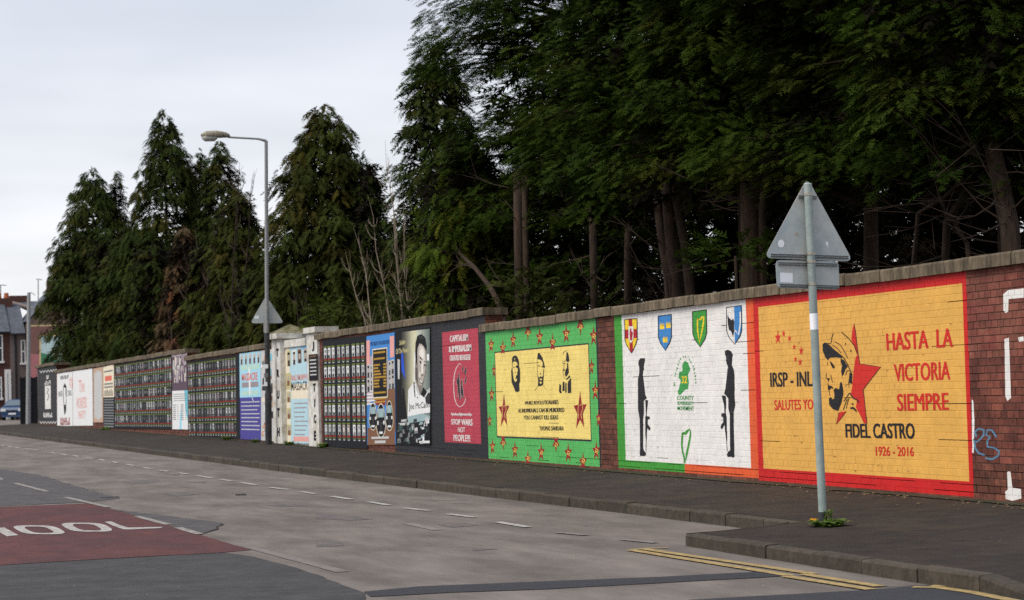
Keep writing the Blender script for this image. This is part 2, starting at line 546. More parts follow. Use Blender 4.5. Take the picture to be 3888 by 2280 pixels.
def text_on(B, root, name, text, q, m, layer=2, bold=0.0, spacing=1.0, fat=0.0, **tags):
    """lettering painted on a bay between the photo-pixel corners q"""
    w = wallpts(q)
    tr = [tuple(bil(w, *p) for p in t) for t in glyphs(text, bold, spacing)]
    mb = MB(); lay(B, mb, tr, m, layer)
    for k, s_ in enumerate((-1, 1) if fat else ()):       # second and third brush pass beside the first
        lay(B, mb, [tuple(bil(w, p[0] + s_ * fat, p[1]) for p in t) for t in glyphs(text, bold, spacing)], m, layer + .35 + .3 * k)
    return mb.build(name, root, **tags)
def star_px(cx, cy, w, h, slant=-0.06):
    """a five pointed star whose box is w x h px"""
    pts = []
    for i in range(10):
        r = 1.0 if i % 2 == 0 else 0.40
        a = math.pi / 2 + i * math.pi / 5
        x, y = math.cos(a) * r, math.sin(a) * r
        pts.append((cx + x * w / 1.9 , cy - y * h / 1.81 + x * w / 1.9 * slant))
    return pts
def stroke(pts, w):
    """polyline to a ribbon outline (photo px)"""
    L, R = [], []
    n = len(pts)
    for i in range(n):
        a = pts[max(i - 1, 0)]; b = pts[min(i + 1, n - 1)]
        dx_, dy_ = b[0] - a[0], b[1] - a[1]; d = math.hypot(dx_, dy_) or 1
        ww = w if not hasattr(w, '__len__') else w[i]
        L.append((pts[i][0] - dy_ / d * ww / 2, pts[i][1] + dx_ / d * ww / 2))
        R.append((pts[i][0] + dy_ / d * ww / 2, pts[i][1] - dx_ / d * ww / 2))
    return L + R[::-1]
def ribbon(pts, w):
    """the same as convex quads, safe for curls"""
    s = stroke(pts, w); n = len(pts); R = s[n:][::-1]; L = s[:n]
    return [[L[i], L[i + 1], R[i + 1], R[i]] for i in range(n - 1)]
# ------------------------------------------------------------------ the wall, section by section
def line(pa, pb):
    A, Bq = hx(pa), hx(pb)
    return lambda y: A.z + (Bq.z - A.z) * (y - A.y) / (Bq.y - A.y)
ZT_R = line((3672.6, 1028), (1847, 1261.6))
ZT_2 = line((1843, 1197.7), (1223, 1288))
ZT_3 = line((1010, 1324.6), (711.8, 1369))
ZT_4 = line((708.8, 1339.5), (218, 1417))
ZT_5 = line((214.6, 1386), (149, 1398))
def bay_root(B, label, cat='wall', group=None):
    return empty('brick_wall', label, cat, group, (XW + 0.16, (B.ya + B.yb) / 2, ZP))
def foot(x):    # photo pixel of the wall foot at this column
    d = ray((x, 0)); lo, hi = 1400.0, 2200.0
    for _ in range(40):
        mid = (lo + hi) / 2
        if hx((x, mid)).z > ZP: lo = mid
        else: hi = mid
    return (x, lo)
# --- bare brick beyond the orange mural
B0 = Bay(foot(4080), foot(3698), ZT_R, M_BRICK_DK)
r0 = bay_root(B0, 'bare maroon brick wall with white painted strokes and a blue spray tag')
B0.field(M_BRICK_SAL, rect=(B0.ya, B0.yb, 21 * CH, 99)); B0.field(M_BRICK, rect=(B0.ya, B0.yb, -1, 7 * CH))
build_bay(B0, r0, 0.12)
build_coping(B0, r0, B0.ya, B0.yb)
gr = [C7([(1448, 250), (1475, 225), (1564, 215), (1564, 268), (1478, 275), (1476, 345), (1462, 355), (1450, 340)]),
      C7([(1455, 500), (1480, 492), (1492, 830), (1472, 848), (1460, 820)]),
      C7([(1470, 1245), (1488, 1243), (1500, 1335), (1548, 1342), (1550, 1395), (1500, 1408), (1462, 1398), (1460, 1355), (1474, 1345)]),
      C7([(1532, 490), (1562, 485), (1564, 512), (1536, 515)]),
      C7([(1272, 840), (1280, 845), (1287, 960), (1283, 1140), (1274, 1138)])]
for g in gr:
    art(B0, r0, 'white_stroke', [([g], M_WHITE, 1)])
tag = C7([(1298, 1050), (1290, 1020), (1312, 1003), (1340, 1010), (1338, 1040), (1315, 1066), (1298, 1078), (1285, 1060), (1290, 1110), (1310, 1140), (1345, 1152)])
tag2 = C7([(1410, 1050), (1385, 1012), (1358, 1010), (1352, 1040), (1375, 1048), (1358, 1075), (1360, 1105), (1400, 1112), (1426, 1130), (1420, 1155), (1385, 1175), (1348, 1168)])
art(B0, r0, 'spray_tag', [([q], M_SPRAY, 1) for q in ribbon(tag, 7)])
art(B0, r0, 'spray_tag', [([q], M_SPRAY, 1) for q in ribbon(tag2, 7)])

# --- ochre mural with the red border
B1 = Bay(foot(3698), foot(2882), ZT_R)
r1 = bay_root(B1, 'painted brick wall with ochre mural, red border and bearded man in cap')
B1.field(M_RED, rect=(B1.ya, B1.yb, 2 * CH + 0.03, 99))
B1.field(M_ORANGE, *C7([(78, 322), (1220, 185), (1253, 1282), (97, 1240)]))
build_bay(B1, r1, 0.02)
build_coping(B1, r1, B1.ya, B1.yb)
def q4(c, a, b, d, e): return c([a, b, d, e])
text_on(B1, r1, 'painted_lettering', 'HASTA  LA', q4(C7, (792, 468), (1163, 437), (1165, 545), (797, 566)), M_LETTER_RED, 2, 0.006, fat=.007)
text_on(B1, r1, 'painted_lettering', 'VICTORIA', q4(C7, (835, 640), (1148, 624), (1150, 728), (840, 738)), M_LETTER_RED, 2, 0.006, fat=.007)
text_on(B1, r1, 'painted_lettering', 'SIEMPRE', q4(C7, (853, 808), (1138, 800), (1142, 898), (857, 904)), M_LETTER_RED, 2, 0.0, fat=.010)
text_on(B1, r1, 'painted_lettering', 'FIDEL CASTRO', q4(C7, (563, 975), (948, 971), (952, 1060), (567, 1054)), M_INK, 3, 0.008, fat=.005)
text_on(B1, r1, 'painted_lettering', '1926 - 2016', q4(C7, (733, 1102), (945, 1105), (947, 1158), (735, 1155)), M_LETTER_RED, 2, 0.006, fat=.006)
text_on(B1, r1, 'painted_lettering', 'IRSP - INLA', q4(C7, (140, 688), (414, 678), (416, 765), (143, 770)), M_INK, 2, 0.008, fat=.006)
text_on(B1, r1, 'painted_lettering', 'SALUTES YOU', q4(C7, (163, 842), (408, 836), (410, 894), (166, 899)), M_LETTER_RED, 2, 0.004, fat=.005)
for (x, y, w, h) in ((183, 493, 34, 74), (216, 470, 21, 40), (249, 497, 21, 38), (275, 545, 20, 36), (314, 566, 27, 50), (282, 613, 19, 36), (308, 630, 24, 42)):
    (cx, cy), = C7([(x, y)])
    art(B1, r1, 'painted_star', [([star_px(cx, cy, w / 1.4783, h / 1.4783)], M_LETTER_RED, 2)])
big = K1([(527, 65), (505, 140), (490, 275), (575, 460), (545, 520), (520, 680), (500, 900), (485, 975), (525, 1040), (560, 1055), (560, 1100), (550, 1160), (600, 1250), (655, 1365), (697, 1370), (672, 1150), (648, 925), (875, 632), (605, 592), (572, 400), (548, 190)])
art(B1, r1, 'painted_star', [([big], M_LETTER_RED, 2), ([K1([(330, 1225), (425, 1210), (360, 1300), (297, 1380)])], M_LETTER_RED, 2)]
    + [([q], M_INK, 3) for q in ribbon(K1([(527, 65), (550, 190), (572, 400), (605, 592), (740, 612), (875, 632), (760, 780), (648, 925), (672, 1150), (697, 1370)]), 2.2)]
    + [([q], M_INK, 3) for q in ribbon(K1([(425, 1215), (360, 1300), (297, 1382), (330, 1225)]), 1.8)])
port = []
def ink(*pts): port.append(([K1(pts)], M_INK, 4))
ink((118, 335), (140, 316), (200, 340), (270, 405), (390, 500), (360, 515), (300, 505), (210, 510), (185, 545), (150, 500), (120, 420))
ink((355, 525), (395, 540), (425, 590), (445, 625), (415, 660), (395, 720), (372, 755), (360, 690), (372, 610), (355, 570))
ink((365, 825), (382, 900), (388, 980), (365, 1090), (320, 1205), (250, 1180), (205, 1130), (200, 1040), (230, 1025), (245, 1055), (270, 1045), (272, 990), (262, 930), (290, 905), (335, 925), (345, 840))
ink((470, 705), (505, 720), (502, 850), (480, 965), (462, 920), (465, 840), (405, 890), (420, 870), (455, 850))
ink((190, 870), (235, 880), (265, 912), (230, 908), (205, 935), (190, 915))
ink((205, 548), (250, 585), (280, 640), (250, 650), (230, 615))
ink((178, 555), (188, 590), (182, 625))
ink((165, 770), (215, 785), (200, 805), (198, 830), (180, 795))
ink((470, 1165), (520, 1150), (560, 1190), (560, 1225), (520, 1180), (480, 1178))
ink((495, 1115), (515, 1100), (522, 1115), (505, 1130))
for ln, w in (([(365, 178), (450, 250), (530, 350), (570, 460)], 3.2), ([(258, 188), (238, 250), (228, 315)], 2.4), ([(140, 318), (180, 325), (228, 328)], 2.4),
              ([(272, 300), (340, 335), (400, 425), (445, 515)], 2.6), ([(245, 345), (310, 390), (360, 450)], 2.4), ([(390, 510), (440, 590), (500, 730)], 3.2),
              ([(420, 740), (432, 690), (450, 672), (470, 690)], 2.4), ([(168, 712), (162, 760), (178, 790)], 2.0), ([(225, 735), (235, 790), (248, 835)], 2.2),
              ([(470, 970), (525, 1045), (560, 1055), (595, 1095)], 4.5), ([(465, 975), (430, 1030), (395, 1080)], 2.6), ([(440, 1050), (410, 1120), (388, 1190)], 2.6), ([(465, 1020), (440, 1110), (425, 1175)], 2.2),
              ([(190, 840), (188, 900), (205, 960), (212, 1010)], 2.0), ([(415, 315), (418, 345)], 2.5), ([(487, 405), (485, 435)], 3.0)):
    port += [([q], M_INK, 4) for q in ribbon(K1(ln), w)]
art(B1, r1, 'painted_portrait', port, label='black stencil portrait of a bearded man in a peaked field cap')

# --- white mural framed in green and orange
B2 = Bay(foot(2882), foot(2349), ZT_R)
r2 = bay_root(B2, 'painted brick wall with white mural, four shields and two black silhouettes')
xm = hx(C6([(672, 1310)])[0]).y
B2.field(M_TRIC_G, rect=(xm, B2.yb, 2 * CH + 0.05, 99))
B2.field(M_TRIC_O, rect=(B2.ya, xm, 2 * CH + 0.05, 99))
B2.field(M_WHITE, TL=C6([(215, 205)])[0], TR=C6([(1122, 85)])[0], BR=C6([(1148, 1315)])[0], BL=C6([(238, 1303)])[0])
build_bay(B2, r2, 0.03)
build_coping(B2, r2, B2.ya, B2.yb)
def shield(x0, x1, yt0, yt1, yb, tipx, tipy):
    return C6([(x0, yt0), (x1, yt1), (x1 + 2, yb), (x1 - 12, yb + 45), (tipx, tipy), (x0 + 18, yb + 50), (x0 + 2, yb + 5)])
def outline(lp, w):
    return [([q], M_INK, 6) for q in ribbon(lp + lp[:2], w)]
sh = shield(236, 326, 258, 250, 400, 286, 502)
art(B2, r2, 'painted_shield', [([sh], M_SHY, 2), ([C6([(264, 255), (290, 253), (296, 490), (286, 500), (273, 490)])], M_SHR, 3),
    ([C6([(236, 333), (327, 326), (328, 392), (237, 398)])], M_SHR, 3), ([C6([(263, 308), (299, 305), (300, 390), (290, 420), (282, 430), (272, 420), (264, 395)])], M_WHITE, 4),
    ([C6([(276, 325), (282, 318), (288, 345), (297, 352), (290, 400), (284, 412), (276, 405), (273, 360)])], M_SHR, 5)] + outline(sh, 2.6), label='yellow shield with red cross and red hand')
sh = shield(480, 576, 232, 220, 382, 532, 482)
cr_ = []
for cx, cy in ((508, 310), (554, 302), (531, 408)):
    cr_.append(([C6([(cx - 17, cy - 12), (cx + 16, cy - 14), (cx + 17, cy + 16), (cx - 16, cy + 19)])], M_SHY, 3))
    for j in range(5):
        cr_.append(([C6([(cx - 16 + j * 7, cy - 12), (cx - 13 + j * 7, cy - 30), (cx - 10 + j * 7, cy - 12)])], M_SHY, 3))
art(B2, r2, 'painted_shield', [([sh], M_BLUE, 2)] + cr_ + outline(sh, 2.6), label='blue shield with three yellow crowns')
sh = shield(731, 832, 200, 186, 355, 786, 456)
art(B2, r2, 'painted_shield', [([sh], M_SHG, 2)] + [([q], M_SHY, 3) for q in ribbon(C6([(768, 255), (788, 258), (800, 238), (812, 236), (810, 280), (800, 340), (780, 425), (768, 340), (766, 262), (772, 250)]), 5.2)] + outline(sh, 2.6), label='green shield with a yellow harp')
sh = shield(978, 1088, 170, 155, 335, 1038, 436)
art(B2, r2, 'painted_shield', [([sh], M_WHITE, 2), ([C6([(1034, 163), (1088, 155), (1090, 335), (1078, 380), (1038, 434)])], M_BLUE, 3),
    ([C6([(984, 222), (1000, 250), (1015, 262), (1026, 250), (1034, 270), (1034, 345), (1026, 385), (1012, 345), (995, 330), (988, 290)])], M_INK, 3)]
    + [([q], M_WHITE, 4) for q in ribbon(C6([(1078, 200), (1080, 250), (1078, 300), (1066, 370), (1042, 335)]), 5)] + outline(sh, 2.6), label='white and blue shield with black eagle and sword arm')
s1 = K3([(112, 75), (172, 72), (175, 105), (158, 185), (165, 228), (152, 235), (150, 268), (145, 290), (160, 395), (178, 560), (200, 605), (158, 645), (160, 790), (150, 885), (150, 1270), (160, 1310), (187, 1340), (187, 1370), (165, 1385), (108, 1380), (102, 1335), (108, 1290), (103, 885), (80, 760), (80, 350), (92, 300), (98, 260), (97, 190), (85, 145), (92, 100)])
g1 = K3([(178, 632), (217, 635), (200, 790), (198, 848), (235, 855), (240, 885), (212, 893), (210, 955), (250, 1010), (235, 1045), (205, 1010), (195, 1180), (192, 1318), (184, 1310), (186, 1170), (178, 1090), (178, 860), (188, 840)])
art(B2, r2, 'painted_silhouette', [([s1], M_INK, 2), ([g1], M_INK, 2)], label='black silhouette of a standing figure facing right beside the green stripe')
s2 = K4([(108, 75), (145, 60), (185, 80), (208, 120), (200, 165), (195, 255), (220, 310), (228, 380), (230, 650), (238, 750), (218, 840), (218, 1000), (226, 1270), (225, 1310), (228, 1395), (205, 1410), (188, 1395), (175, 1398), (140, 1398), (132, 1365), (150, 1330), (175, 1315), (172, 1250), (168, 860), (150, 790), (150, 670), (120, 630), (98, 610), (115, 545), (125, 450), (145, 270), (130, 240), (122, 200), (125, 160), (110, 120)])
g2 = K4([(68, 632), (100, 632), (118, 640), (125, 740), (118, 850), (130, 900), (132, 1040), (138, 1195), (132, 1200), (140, 1330), (134, 1335), (126, 1200), (108, 1060), (105, 995), (72, 1055), (52, 1030), (65, 990), (88, 965), (85, 905), (62, 890), (64, 855), (100, 850), (98, 760)])
art(B2, r2, 'painted_silhouette', [([s2], M_INK, 2), ([g2], M_INK, 2)], label='black silhouette of a standing figure facing left beside the orange stripe')
mp = K8([(240, 130), (250, 150), (270, 150), (285, 200), (300, 225), (298, 255), (280, 280), (272, 310), (278, 370), (284, 400), (272, 480), (280, 488), (240, 490), (205, 525), (185, 550), (168, 560), (148, 550), (145, 510), (160, 485), (168, 440), (180, 400), (178, 365), (155, 350), (160, 300), (165, 270), (198, 268), (205, 240), (200, 190), (220, 150)])
art(B2, r2, 'painted_map', [([mp], M_MAPG, 2)], label='green island map')
text_on(B2, r2, 'painted_lettering', '32', K8([(195, 325), (262, 322), (262, 415), (196, 415)]), M_SHY, 3, 0.025)
text_on(B2, r2, 'painted_lettering', 'COUNTY', K8([(135, 570), (342, 570), (342, 625), (135, 618)]), M_MAPG, 2, 0.004, fat=.006)
text_on(B2, r2, 'painted_lettering', 'SOVEREIGNTY', K8([(140, 640), (342, 642), (342, 690), (140, 680)]), M_MAPG, 2, 0.004, fat=.006)
text_on(B2, r2, 'painted_lettering', 'MOVEMENT', K8([(140, 702), (345, 702), (345, 755), (140, 748)]), M_MAPG, 2, 0.004, fat=.006)
arc = [(103, 437), (103, 410), (110, 320), (118, 292), (128, 255), (138, 228), (150, 180), (163, 142), (178, 110), (212, 85), (238, 85), (272, 92), (292, 120), (308, 150), (337, 205), (350, 240), (356, 285), (362, 325), (365, 365), (368, 405)]
mb = MB()
for ch, (x, y) in zip('In Defence Of The Nation'.replace(' ', ''), arc):
    tt = min(max((x - 100) / 270, 0), 1); a = math.radians(75 - 150 * tt)
    q = []
    for (sx, sy) in ((-1, -1), (1, -1), (1, 1), (-1, 1)):
        ux, uy = sx * 8, sy * 16
        q.append((x + ux * math.cos(a) + uy * math.sin(a) * 0.6, y - ux * math.sin(a) * 1.4 + uy * math.cos(a)))
    w = wallpts(K8(q))
    lay(B2, mb, [tuple(bil(w, *p) for p in t) for t in glyphs(ch, 0.015)], M_MAPG, 2)
mb.build('painted_lettering', r2)
hp = [([q], M_TRIC_G, 2) for q in ribbon(K8([(232, 1412), (225, 1340), (205, 1270), (195, 1180), (200, 1080), (203, 1035)]), 6.5)]
hp += [([q], M_TRIC_G, 2) for q in ribbon(K8([(203, 1035), (240, 1040), (265, 1010), (290, 985), (302, 1010), (302, 1060), (280, 1180), (255, 1300), (245, 1380)]), [9, 12, 9, 5, 5, 6.5, 7.5, 8, 2])]
art(B2, r2, 'painted_harp', hp)

# --- bare pier between the murals
BP = Bay(foot(2349), foot(2284), ZT_R)
rp = bay_root(BP, 'narrow bare red brick pier between the white and the green murals')
build_bay(BP, rp, 0.05); build_coping(BP, rp, BP.ya, BP.yb)

# --- green mural with the yellow panel
B3 = Bay(foot(2284), foot(1856), ZT_R)
r3 = bay_root(B3, 'painted brick wall with green mural, red stars and yellow quotation panel')
B3.field(M_GREEN, rect=(B3.ya, B3.yb, 2 * CH + 0.04, 99))
B3.field(M_BLACK, rect=(B3.ya, B3.ya + 0.07, 2 * CH + 0.04, 99))
R = B3.field(M_BLACK, *C5([(221, 412), (1024, 350), (1042, 1174), (235, 1155)]))
B3.field(M_YELLOW, rect=(R[0] + 0.035, R[1] - 0.035, R[2] + 0.03, R[3] - 0.022))
build_bay(B3, r3, 0.015); build_coping(B3, r3, B3.ya, B3.yb + 0.22)
def hammer(cx, cy, s):
    a = [(cx - 0.10 * s, cy - 0.30 * s), (cx + 0.22 * s, cy - 0.12 * s), (cx + 0.24 * s, cy + 0.10 * s), (cx + 0.02 * s, cy + 0.24 * s), (cx - 0.16 * s, cy + 0.16 * s)]
    b = [(cx - 0.14 * s, cy - 0.04 * s), (cx + 0.06 * s, cy + 0.14 * s), (cx + 0.16 * s, cy + 0.42 * s)]
    return [([q], M_GOLD, 3) for q in ribbon(a, 0.11 * s)] + [([q], M_GOLD, 3) for q in ribbon(b, 0.11 * s)]
STARS = [(190, 355, 52, 140, 1), (290, 375, 56, 120, .62), (378, 315, 56, 146, 1), (503, 250, 58, 140, -.6), (603, 290, 62, 160, 1), (714, 330, 62, 140, .62), (829, 262, 66, 165, 1), (950, 200, 66, 150, -.6), (1062, 278, 66, 170, 1),
         (213, 575, 34, 130, .99), (195, 775, 50, 140, 1), (178, 1000, 40, 120, .99), (202, 1220, 50, 140, 1), (293, 1190, 56, 130, -.6), (393, 1250, 56, 150, 1), (503, 1320, 58, 130, .72), (616, 1268, 60, 160, 1), (742, 1205, 62, 130, -.6),
         (846, 1273, 64, 165, 1), (972, 1340, 66, 130, .72), (1085, 1255, 68, 165, 1), (1077, 745, 66, 170, 1), (1044, 540, 50, 150, .99), (1104, 980, 46, 160, .99)]
for (x, y, w, h, f) in STARS:
    (cx, cy), = C5([(x, y)]); w /= 2.24; h /= 2.24
    sp = star_px(cx, cy + h * 0.04, w, h, -0.10)
    if f == .62 or f == .72:      # cut off by the panel or by the foot of the wall
        sp = star_px(cx, cy + h * 0.14, w, h * 1.25, -0.1); lim = cy + h * 0.5
        sp = [p if p[1] < lim else (p[0], lim) for p in sp]
    if f == -.6:                  # hanging star: upside down, cut at the top
        sp = [(p[0], 2 * cy - p[1]) for p in star_px(cx, cy + h * 0.12, w, h * 1.25, 0.1)]; lim = cy - h * 0.42
        sp = [p if p[1] > lim else (p[0], lim) for p in sp]
    art(B3, r3, 'painted_star', [([sp], M_STAR, 2)] + hammer(cx, cy + 0.03 * h, w * 0.95))
for (x, y, w, h) in ((300, 920, 90, 280), (948, 915, 112, 318)):
    (cx, cy), = C5([(x, y)]); w /= 2.24; h /= 2.24
    fist = [(cx - 0.10 * w, cy + 0.22 * h), (cx - 0.16 * w, cy - 0.02 * h), (cx - 0.10 * w, cy - 0.14 * h), (cx - 0.02 * w, cy - 0.11 * h), (cx + 0.06 * w, cy - 0.17 * h), (cx + 0.14 * w, cy - 0.12 * h), (cx + 0.2 * w, cy - 0.13 * h), (cx + 0.2 * w, cy), (cx + 0.06 * w, cy + 0.08 * h), (cx + 0.12 * w, cy + 0.24 * h)]
    art(B3, r3, 'painted_star', [([star_px(cx, cy + 0.03 * h, w, h, -0.10)], M_STAR, 2)] + [([q], M_YELLOW, 3) for q in ribbon(fist, 1.5)], label='tall red star with a raised fist')
def ink2(*pts): return ([K2(pts)], M_INK, 2)
def ink3(w, *pts): return [([q], M_INK, 2) for q in ribbon(K2(pts), w)]
art(B3, r3, 'painted_portrait', [([K2([(190, 330), (215, 265), (280, 235), (340, 265), (395, 400), (405, 560), (430, 680), (432, 1000), (405, 1080), (412, 1290), (340, 1325), (285, 1300), (245, 1180), (180, 1040), (170, 800), (165, 680), (190, 600)]),
      K2([(205, 470), (225, 425), (275, 408), (330, 435), (355, 500), (350, 535), (300, 540), (300, 590), (355, 610), (360, 680), (340, 760), (345, 820), (300, 830), (305, 880), (330, 900), (335, 970), (300, 1025), (260, 990), (230, 900), (210, 720), (200, 600)])], M_INK, 2),
      ink2((225, 570), (255, 562), (262, 600), (232, 605)), ink2((275, 735), (310, 728), (300, 755)), ink2((290, 905), (340, 890), (335, 920), (295, 925)),
      ([K2([(258, 330), (272, 315), (288, 335), (272, 385)])], M_YELLOW, 3)], label='black stencil portrait of a long haired man in a beret')
art(B3, r3, 'painted_portrait', [([K2([(930, 350), (950, 180), (975, 155), (1010, 175), (1090, 300), (1165, 560), (1160, 605), (1110, 600), (1090, 430), (1040, 370), (985, 352)])], M_INK, 2),
      ([K2([(945, 830), (975, 880), (1000, 885), (1035, 850), (1075, 875), (1105, 830), (1120, 640), (1140, 620), (1130, 800), (1112, 1100), (1070, 1120), (1040, 1145), (955, 1145), (962, 960)]), K2([(1000, 915), (1080, 925), (1070, 960), (1035, 968), (1005, 950)]), K2([(1000, 1010), (1075, 1010), (1060, 1065), (1035, 1075), (1010, 1055)])], M_INK, 2),
      ink2((955, 545), (985, 515), (1015, 550), (975, 560)), ink2((1055, 560), (1090, 530), (1110, 600), (1075, 575)), ink2((1010, 765), (1035, 760), (1060, 770), (1040, 800), (1020, 790))]
      + ink3(1.3, (938, 380), (930, 520), (940, 720), (948, 840)) + ink3(1.2, (945, 1150), (900, 1220), (860, 1280)) + ink3(1.2, (1120, 1130), (1160, 1200), (1195, 1245)), label='black stencil portrait of a man in a tilted beret')
art(B3, r3, 'painted_portrait', [ink2((1795, 240), (1800, 110), (1850, 170), (1880, 340), (1878, 420), (1820, 430), (1780, 380)), ink2((1700, 650), (1725, 625), (1760, 690), (1700, 690)),
      ink2((1815, 440), (1845, 470), (1860, 620), (1870, 740), (1800, 860), (1760, 850), (1750, 760), (1780, 640), (1815, 600)),
      ink2((1690, 1010), (1740, 1010), (1745, 1280), (1675, 1290)), ink2((1760, 1060), (1800, 1040), (1805, 1330), (1760, 1340)), ink2((1850, 1000), (1935, 890), (1940, 1340), (1840, 1350), (1830, 1100)),
      ink2((1590, 1080), (1640, 1110), (1640, 1270), (1660, 1350), (1600, 1350), (1575, 1270)), ink2((1750, 900), (1800, 920), (1890, 820), (1920, 870), (1800, 960))]
      + ink3(2.0, (1690, 210), (1720, 130), (1770, 95), (1800, 110)) + ink3(1.4, (1670, 430), (1730, 420), (1790, 390)) + ink3(1.6, (1725, 470), (1725, 600), (1690, 690), (1720, 820), (1735, 920)) + ink3(1.8, (1680, 470), (1740, 465), (1780, 480)), label='black stencil portrait of a bearded man in a field cap and jacket')
text_on(B3, r3, 'painted_lettering', 'WHILE REVOLUTIONARIES', C5([(477, 838), (763, 826), (763, 864), (477, 868)]), M_INK, 2, 0.0, fat=.0035)
text_on(B3, r3, 'painted_lettering', 'AS INDIVIDUALS CAN BE MURDERED', C5([(422, 902), (813, 893), (813, 930), (422, 935)]), M_INK, 2, 0.0, fat=.0035)
text_on(B3, r3, 'painted_lettering', 'YOU CANNOT KILL IDEAS', C5([(470, 960), (760, 956), (760, 994), (470, 994)]), M_INK, 2, 0.0, fat=.0035)
text_on(B3, r3, 'painted_lettering', 'THOMAS SANKARA', C5([(602, 1050), (808, 1050), (808, 1088), (602, 1088)]), M_INK, 2, 0.0, fat=.005)

# --- black painted bay with the crimson panel
B4 = Bay(foot(1856), foot(1503), ZT_2)
r4 = bay_root(B4, 'black painted brick wall with crimson panel reading stop wars not people')
B4.field(M_BLACK, rect=(B4.ya, B4.yb, 2 * CH + 0.02, 99))
B4.field(M_CRIMSON, *C4([(1275, 212), (1622, 168), (1643, 1283), (1293, 1280)]))
joe_q = K5([(8, 88), (412, 40), (420, 1452), (14, 1440)])
B4.hole([hx(p) for p in joe_q])
build_bay(B4, r4, 0.02); build_coping(B4, r4, B4.ya - 0.05, B4.yb)
M_CHALK = paint('chalk white', (226, 216, 212))
for s_, q, bd in (('CAPITALISM', K7([(92, 115), (312, 90), (314, 172), (95, 192)]), .03), ('& IMPERIALISM', K7([(80, 245), (352, 215), (354, 300), (82, 318)]), .03), ('CREATED REFUGEES!', K7([(92, 355), (340, 342), (342, 408), (94, 420)]), .02),
                  ('Syria-Iraq-Afghanistan-Libya.', K7([(110, 1052), (362, 1055), (364, 1100), (112, 1096)]), .012), ('STOP WARS', K7([(110, 1132), (366, 1132), (368, 1212), (112, 1198)]), .03), ('NOT', K7([(190, 1228), (278, 1232), (279, 1298), (191, 1290)]), .03), ('PEOPLE!!!', K7([(138, 1322), (338, 1325), (340, 1408), (140, 1396)]), .03)):
    text_on(B4, r4, 'painted_lettering', s_, q, M_CHALK, 2, bd * .3, fat=.009)
em = [([q], M_CHALK, 2) for q in ribbon(K7([(230, 465), (205, 455), (170, 510), (148, 580), (138, 680), (140, 790), (150, 880), (175, 950), (210, 985), (250, 965), (275, 920), (285, 880)]), 2.4)]
for lp in ([(192, 575), (203, 570), (210, 640), (214, 760), (222, 860), (214, 915), (206, 880), (200, 770), (180, 870), (190, 740), (170, 660), (180, 630), (192, 660)], [(232, 640), (240, 645), (246, 730), (262, 860), (248, 880), (240, 800), (228, 880), (224, 780)],
           [(240, 520), (256, 470), (258, 520), (244, 570)], [(268, 560), (288, 490), (294, 540), (276, 605)], [(268, 690), (290, 610), (294, 650), (276, 705)]):
    em.append(([K7(lp)], M_INK, 3)); em += [([q], M_CHALK, 2) for q in ribbon(K7(lp + lp[:1]), 1.4)]
art(B4, r4, 'painted_emblem', em, label='figures inside a broken ring of barbed wire')
# return end of the higher section, above the lower coping
eb = MB()
for k in range(14):
    z0 = ZT_2(B4.ya) - (k + 1) * CH; x = XW + 0.004
    for w in ((0.215, 0.105) if k % 2 else (0.105, 0.215)):
        eb.rv = random.random(); eb.box((x, B4.ya - 0.012, z0 + 0.005), (x + w - 0.008, B4.ya + 0.02, z0 + CH - 0.005), M_BRICK); x += w
eb.build('end_bricks', r4, kind='stuff')

# --- bare bay carrying boards
B5 = Bay(foot(1503), foot(1211), ZT_2)
r5 = bay_root(B5, 'bare brick wall behind the memorial board and the taxi poster')
mem1_q = C4([(112, 285), (532, 243), (548, 1338), (122, 1320)])
car_q = K6([(4, 92), (352, 42), (368, 1442), (14, 1448)])
for q in (mem1_q, car_q): B5.hole([hx(p) for p in q])
build_bay(B5, r5, 0.1); build_coping(B5, r5, B5.ya, B5.yb)

# --- section between the gateway and the next step
B6 = Bay(foot(1036), foot(716), ZT_3)
r6 = bay_root(B6, 'low brick wall section with faded posters, behind the lamp post')
mem2_q = C2([(838, 468), (1366, 395), (1376, 1256), (848, 1246)])
mas_q = C2([(1368, 387), (1583, 358), (1588, 1268), (1378, 1258)])
torn_q = C2([(1586, 357), (1715, 338), (1722, 1282), (1590, 1270)])
for q in (mem2_q, mas_q, torn_q): B6.hole([hx(p) for p in q])
build_bay(B6, r6, 0.1, 150); build_coping(B6, r6, B6.ya, B6.yb + 0.2)
# --- far section
B7 = Bay(foot(716), foot(217), ZT_4)
r7 = bay_root(B7, 'long far brick wall section covered by dark memorial boards')
wood_q = C2([(680, 395), (833, 372), (838, 760), (683, 766)])
list_q = C2([(682, 767), (840, 758), (842, 1160), (683, 1157)])
mem3_q = C2([(90, 500), (678, 402), (681, 1158), (93, 1150)])
cream_q = C1([(827, 830), (911, 813), (914, 1074), (829, 1076)])
slat_q = C1([(829, 1080), (914, 1078), (916, 1326), (831, 1322)])
beige_q = C1([(747, 846), (824, 829), (826, 1276), (749, 1276)])
white_q = C1([(457, 886), (740, 845), (744, 1302), (459, 1306)])
for q in (wood_q, list_q, mem3_q, cream_q, slat_q, beige_q, white_q): B7.hole([hx(p) for p in q])
build_bay(B7, r7, 0.1, 150); build_coping(B7, r7, B7.ya - 0.05, B7.yb + 0.2)
eb = MB()
for k in range(14):
    z0 = ZT_4(B7.ya) - (k + 1) * CH; x = XW + 0.004
    for w in ((0.215, 0.105) if k % 2 else (0.105, 0.215)):
        eb.rv = random.random(); eb.box((x, B7.ya - 0.012, z0 + 0.005), (x + w - 0.008, B7.ya + 0.02, z0 + CH - 0.005), M_BRICK); x += w
eb.build('end_bricks', r7, kind='stuff')
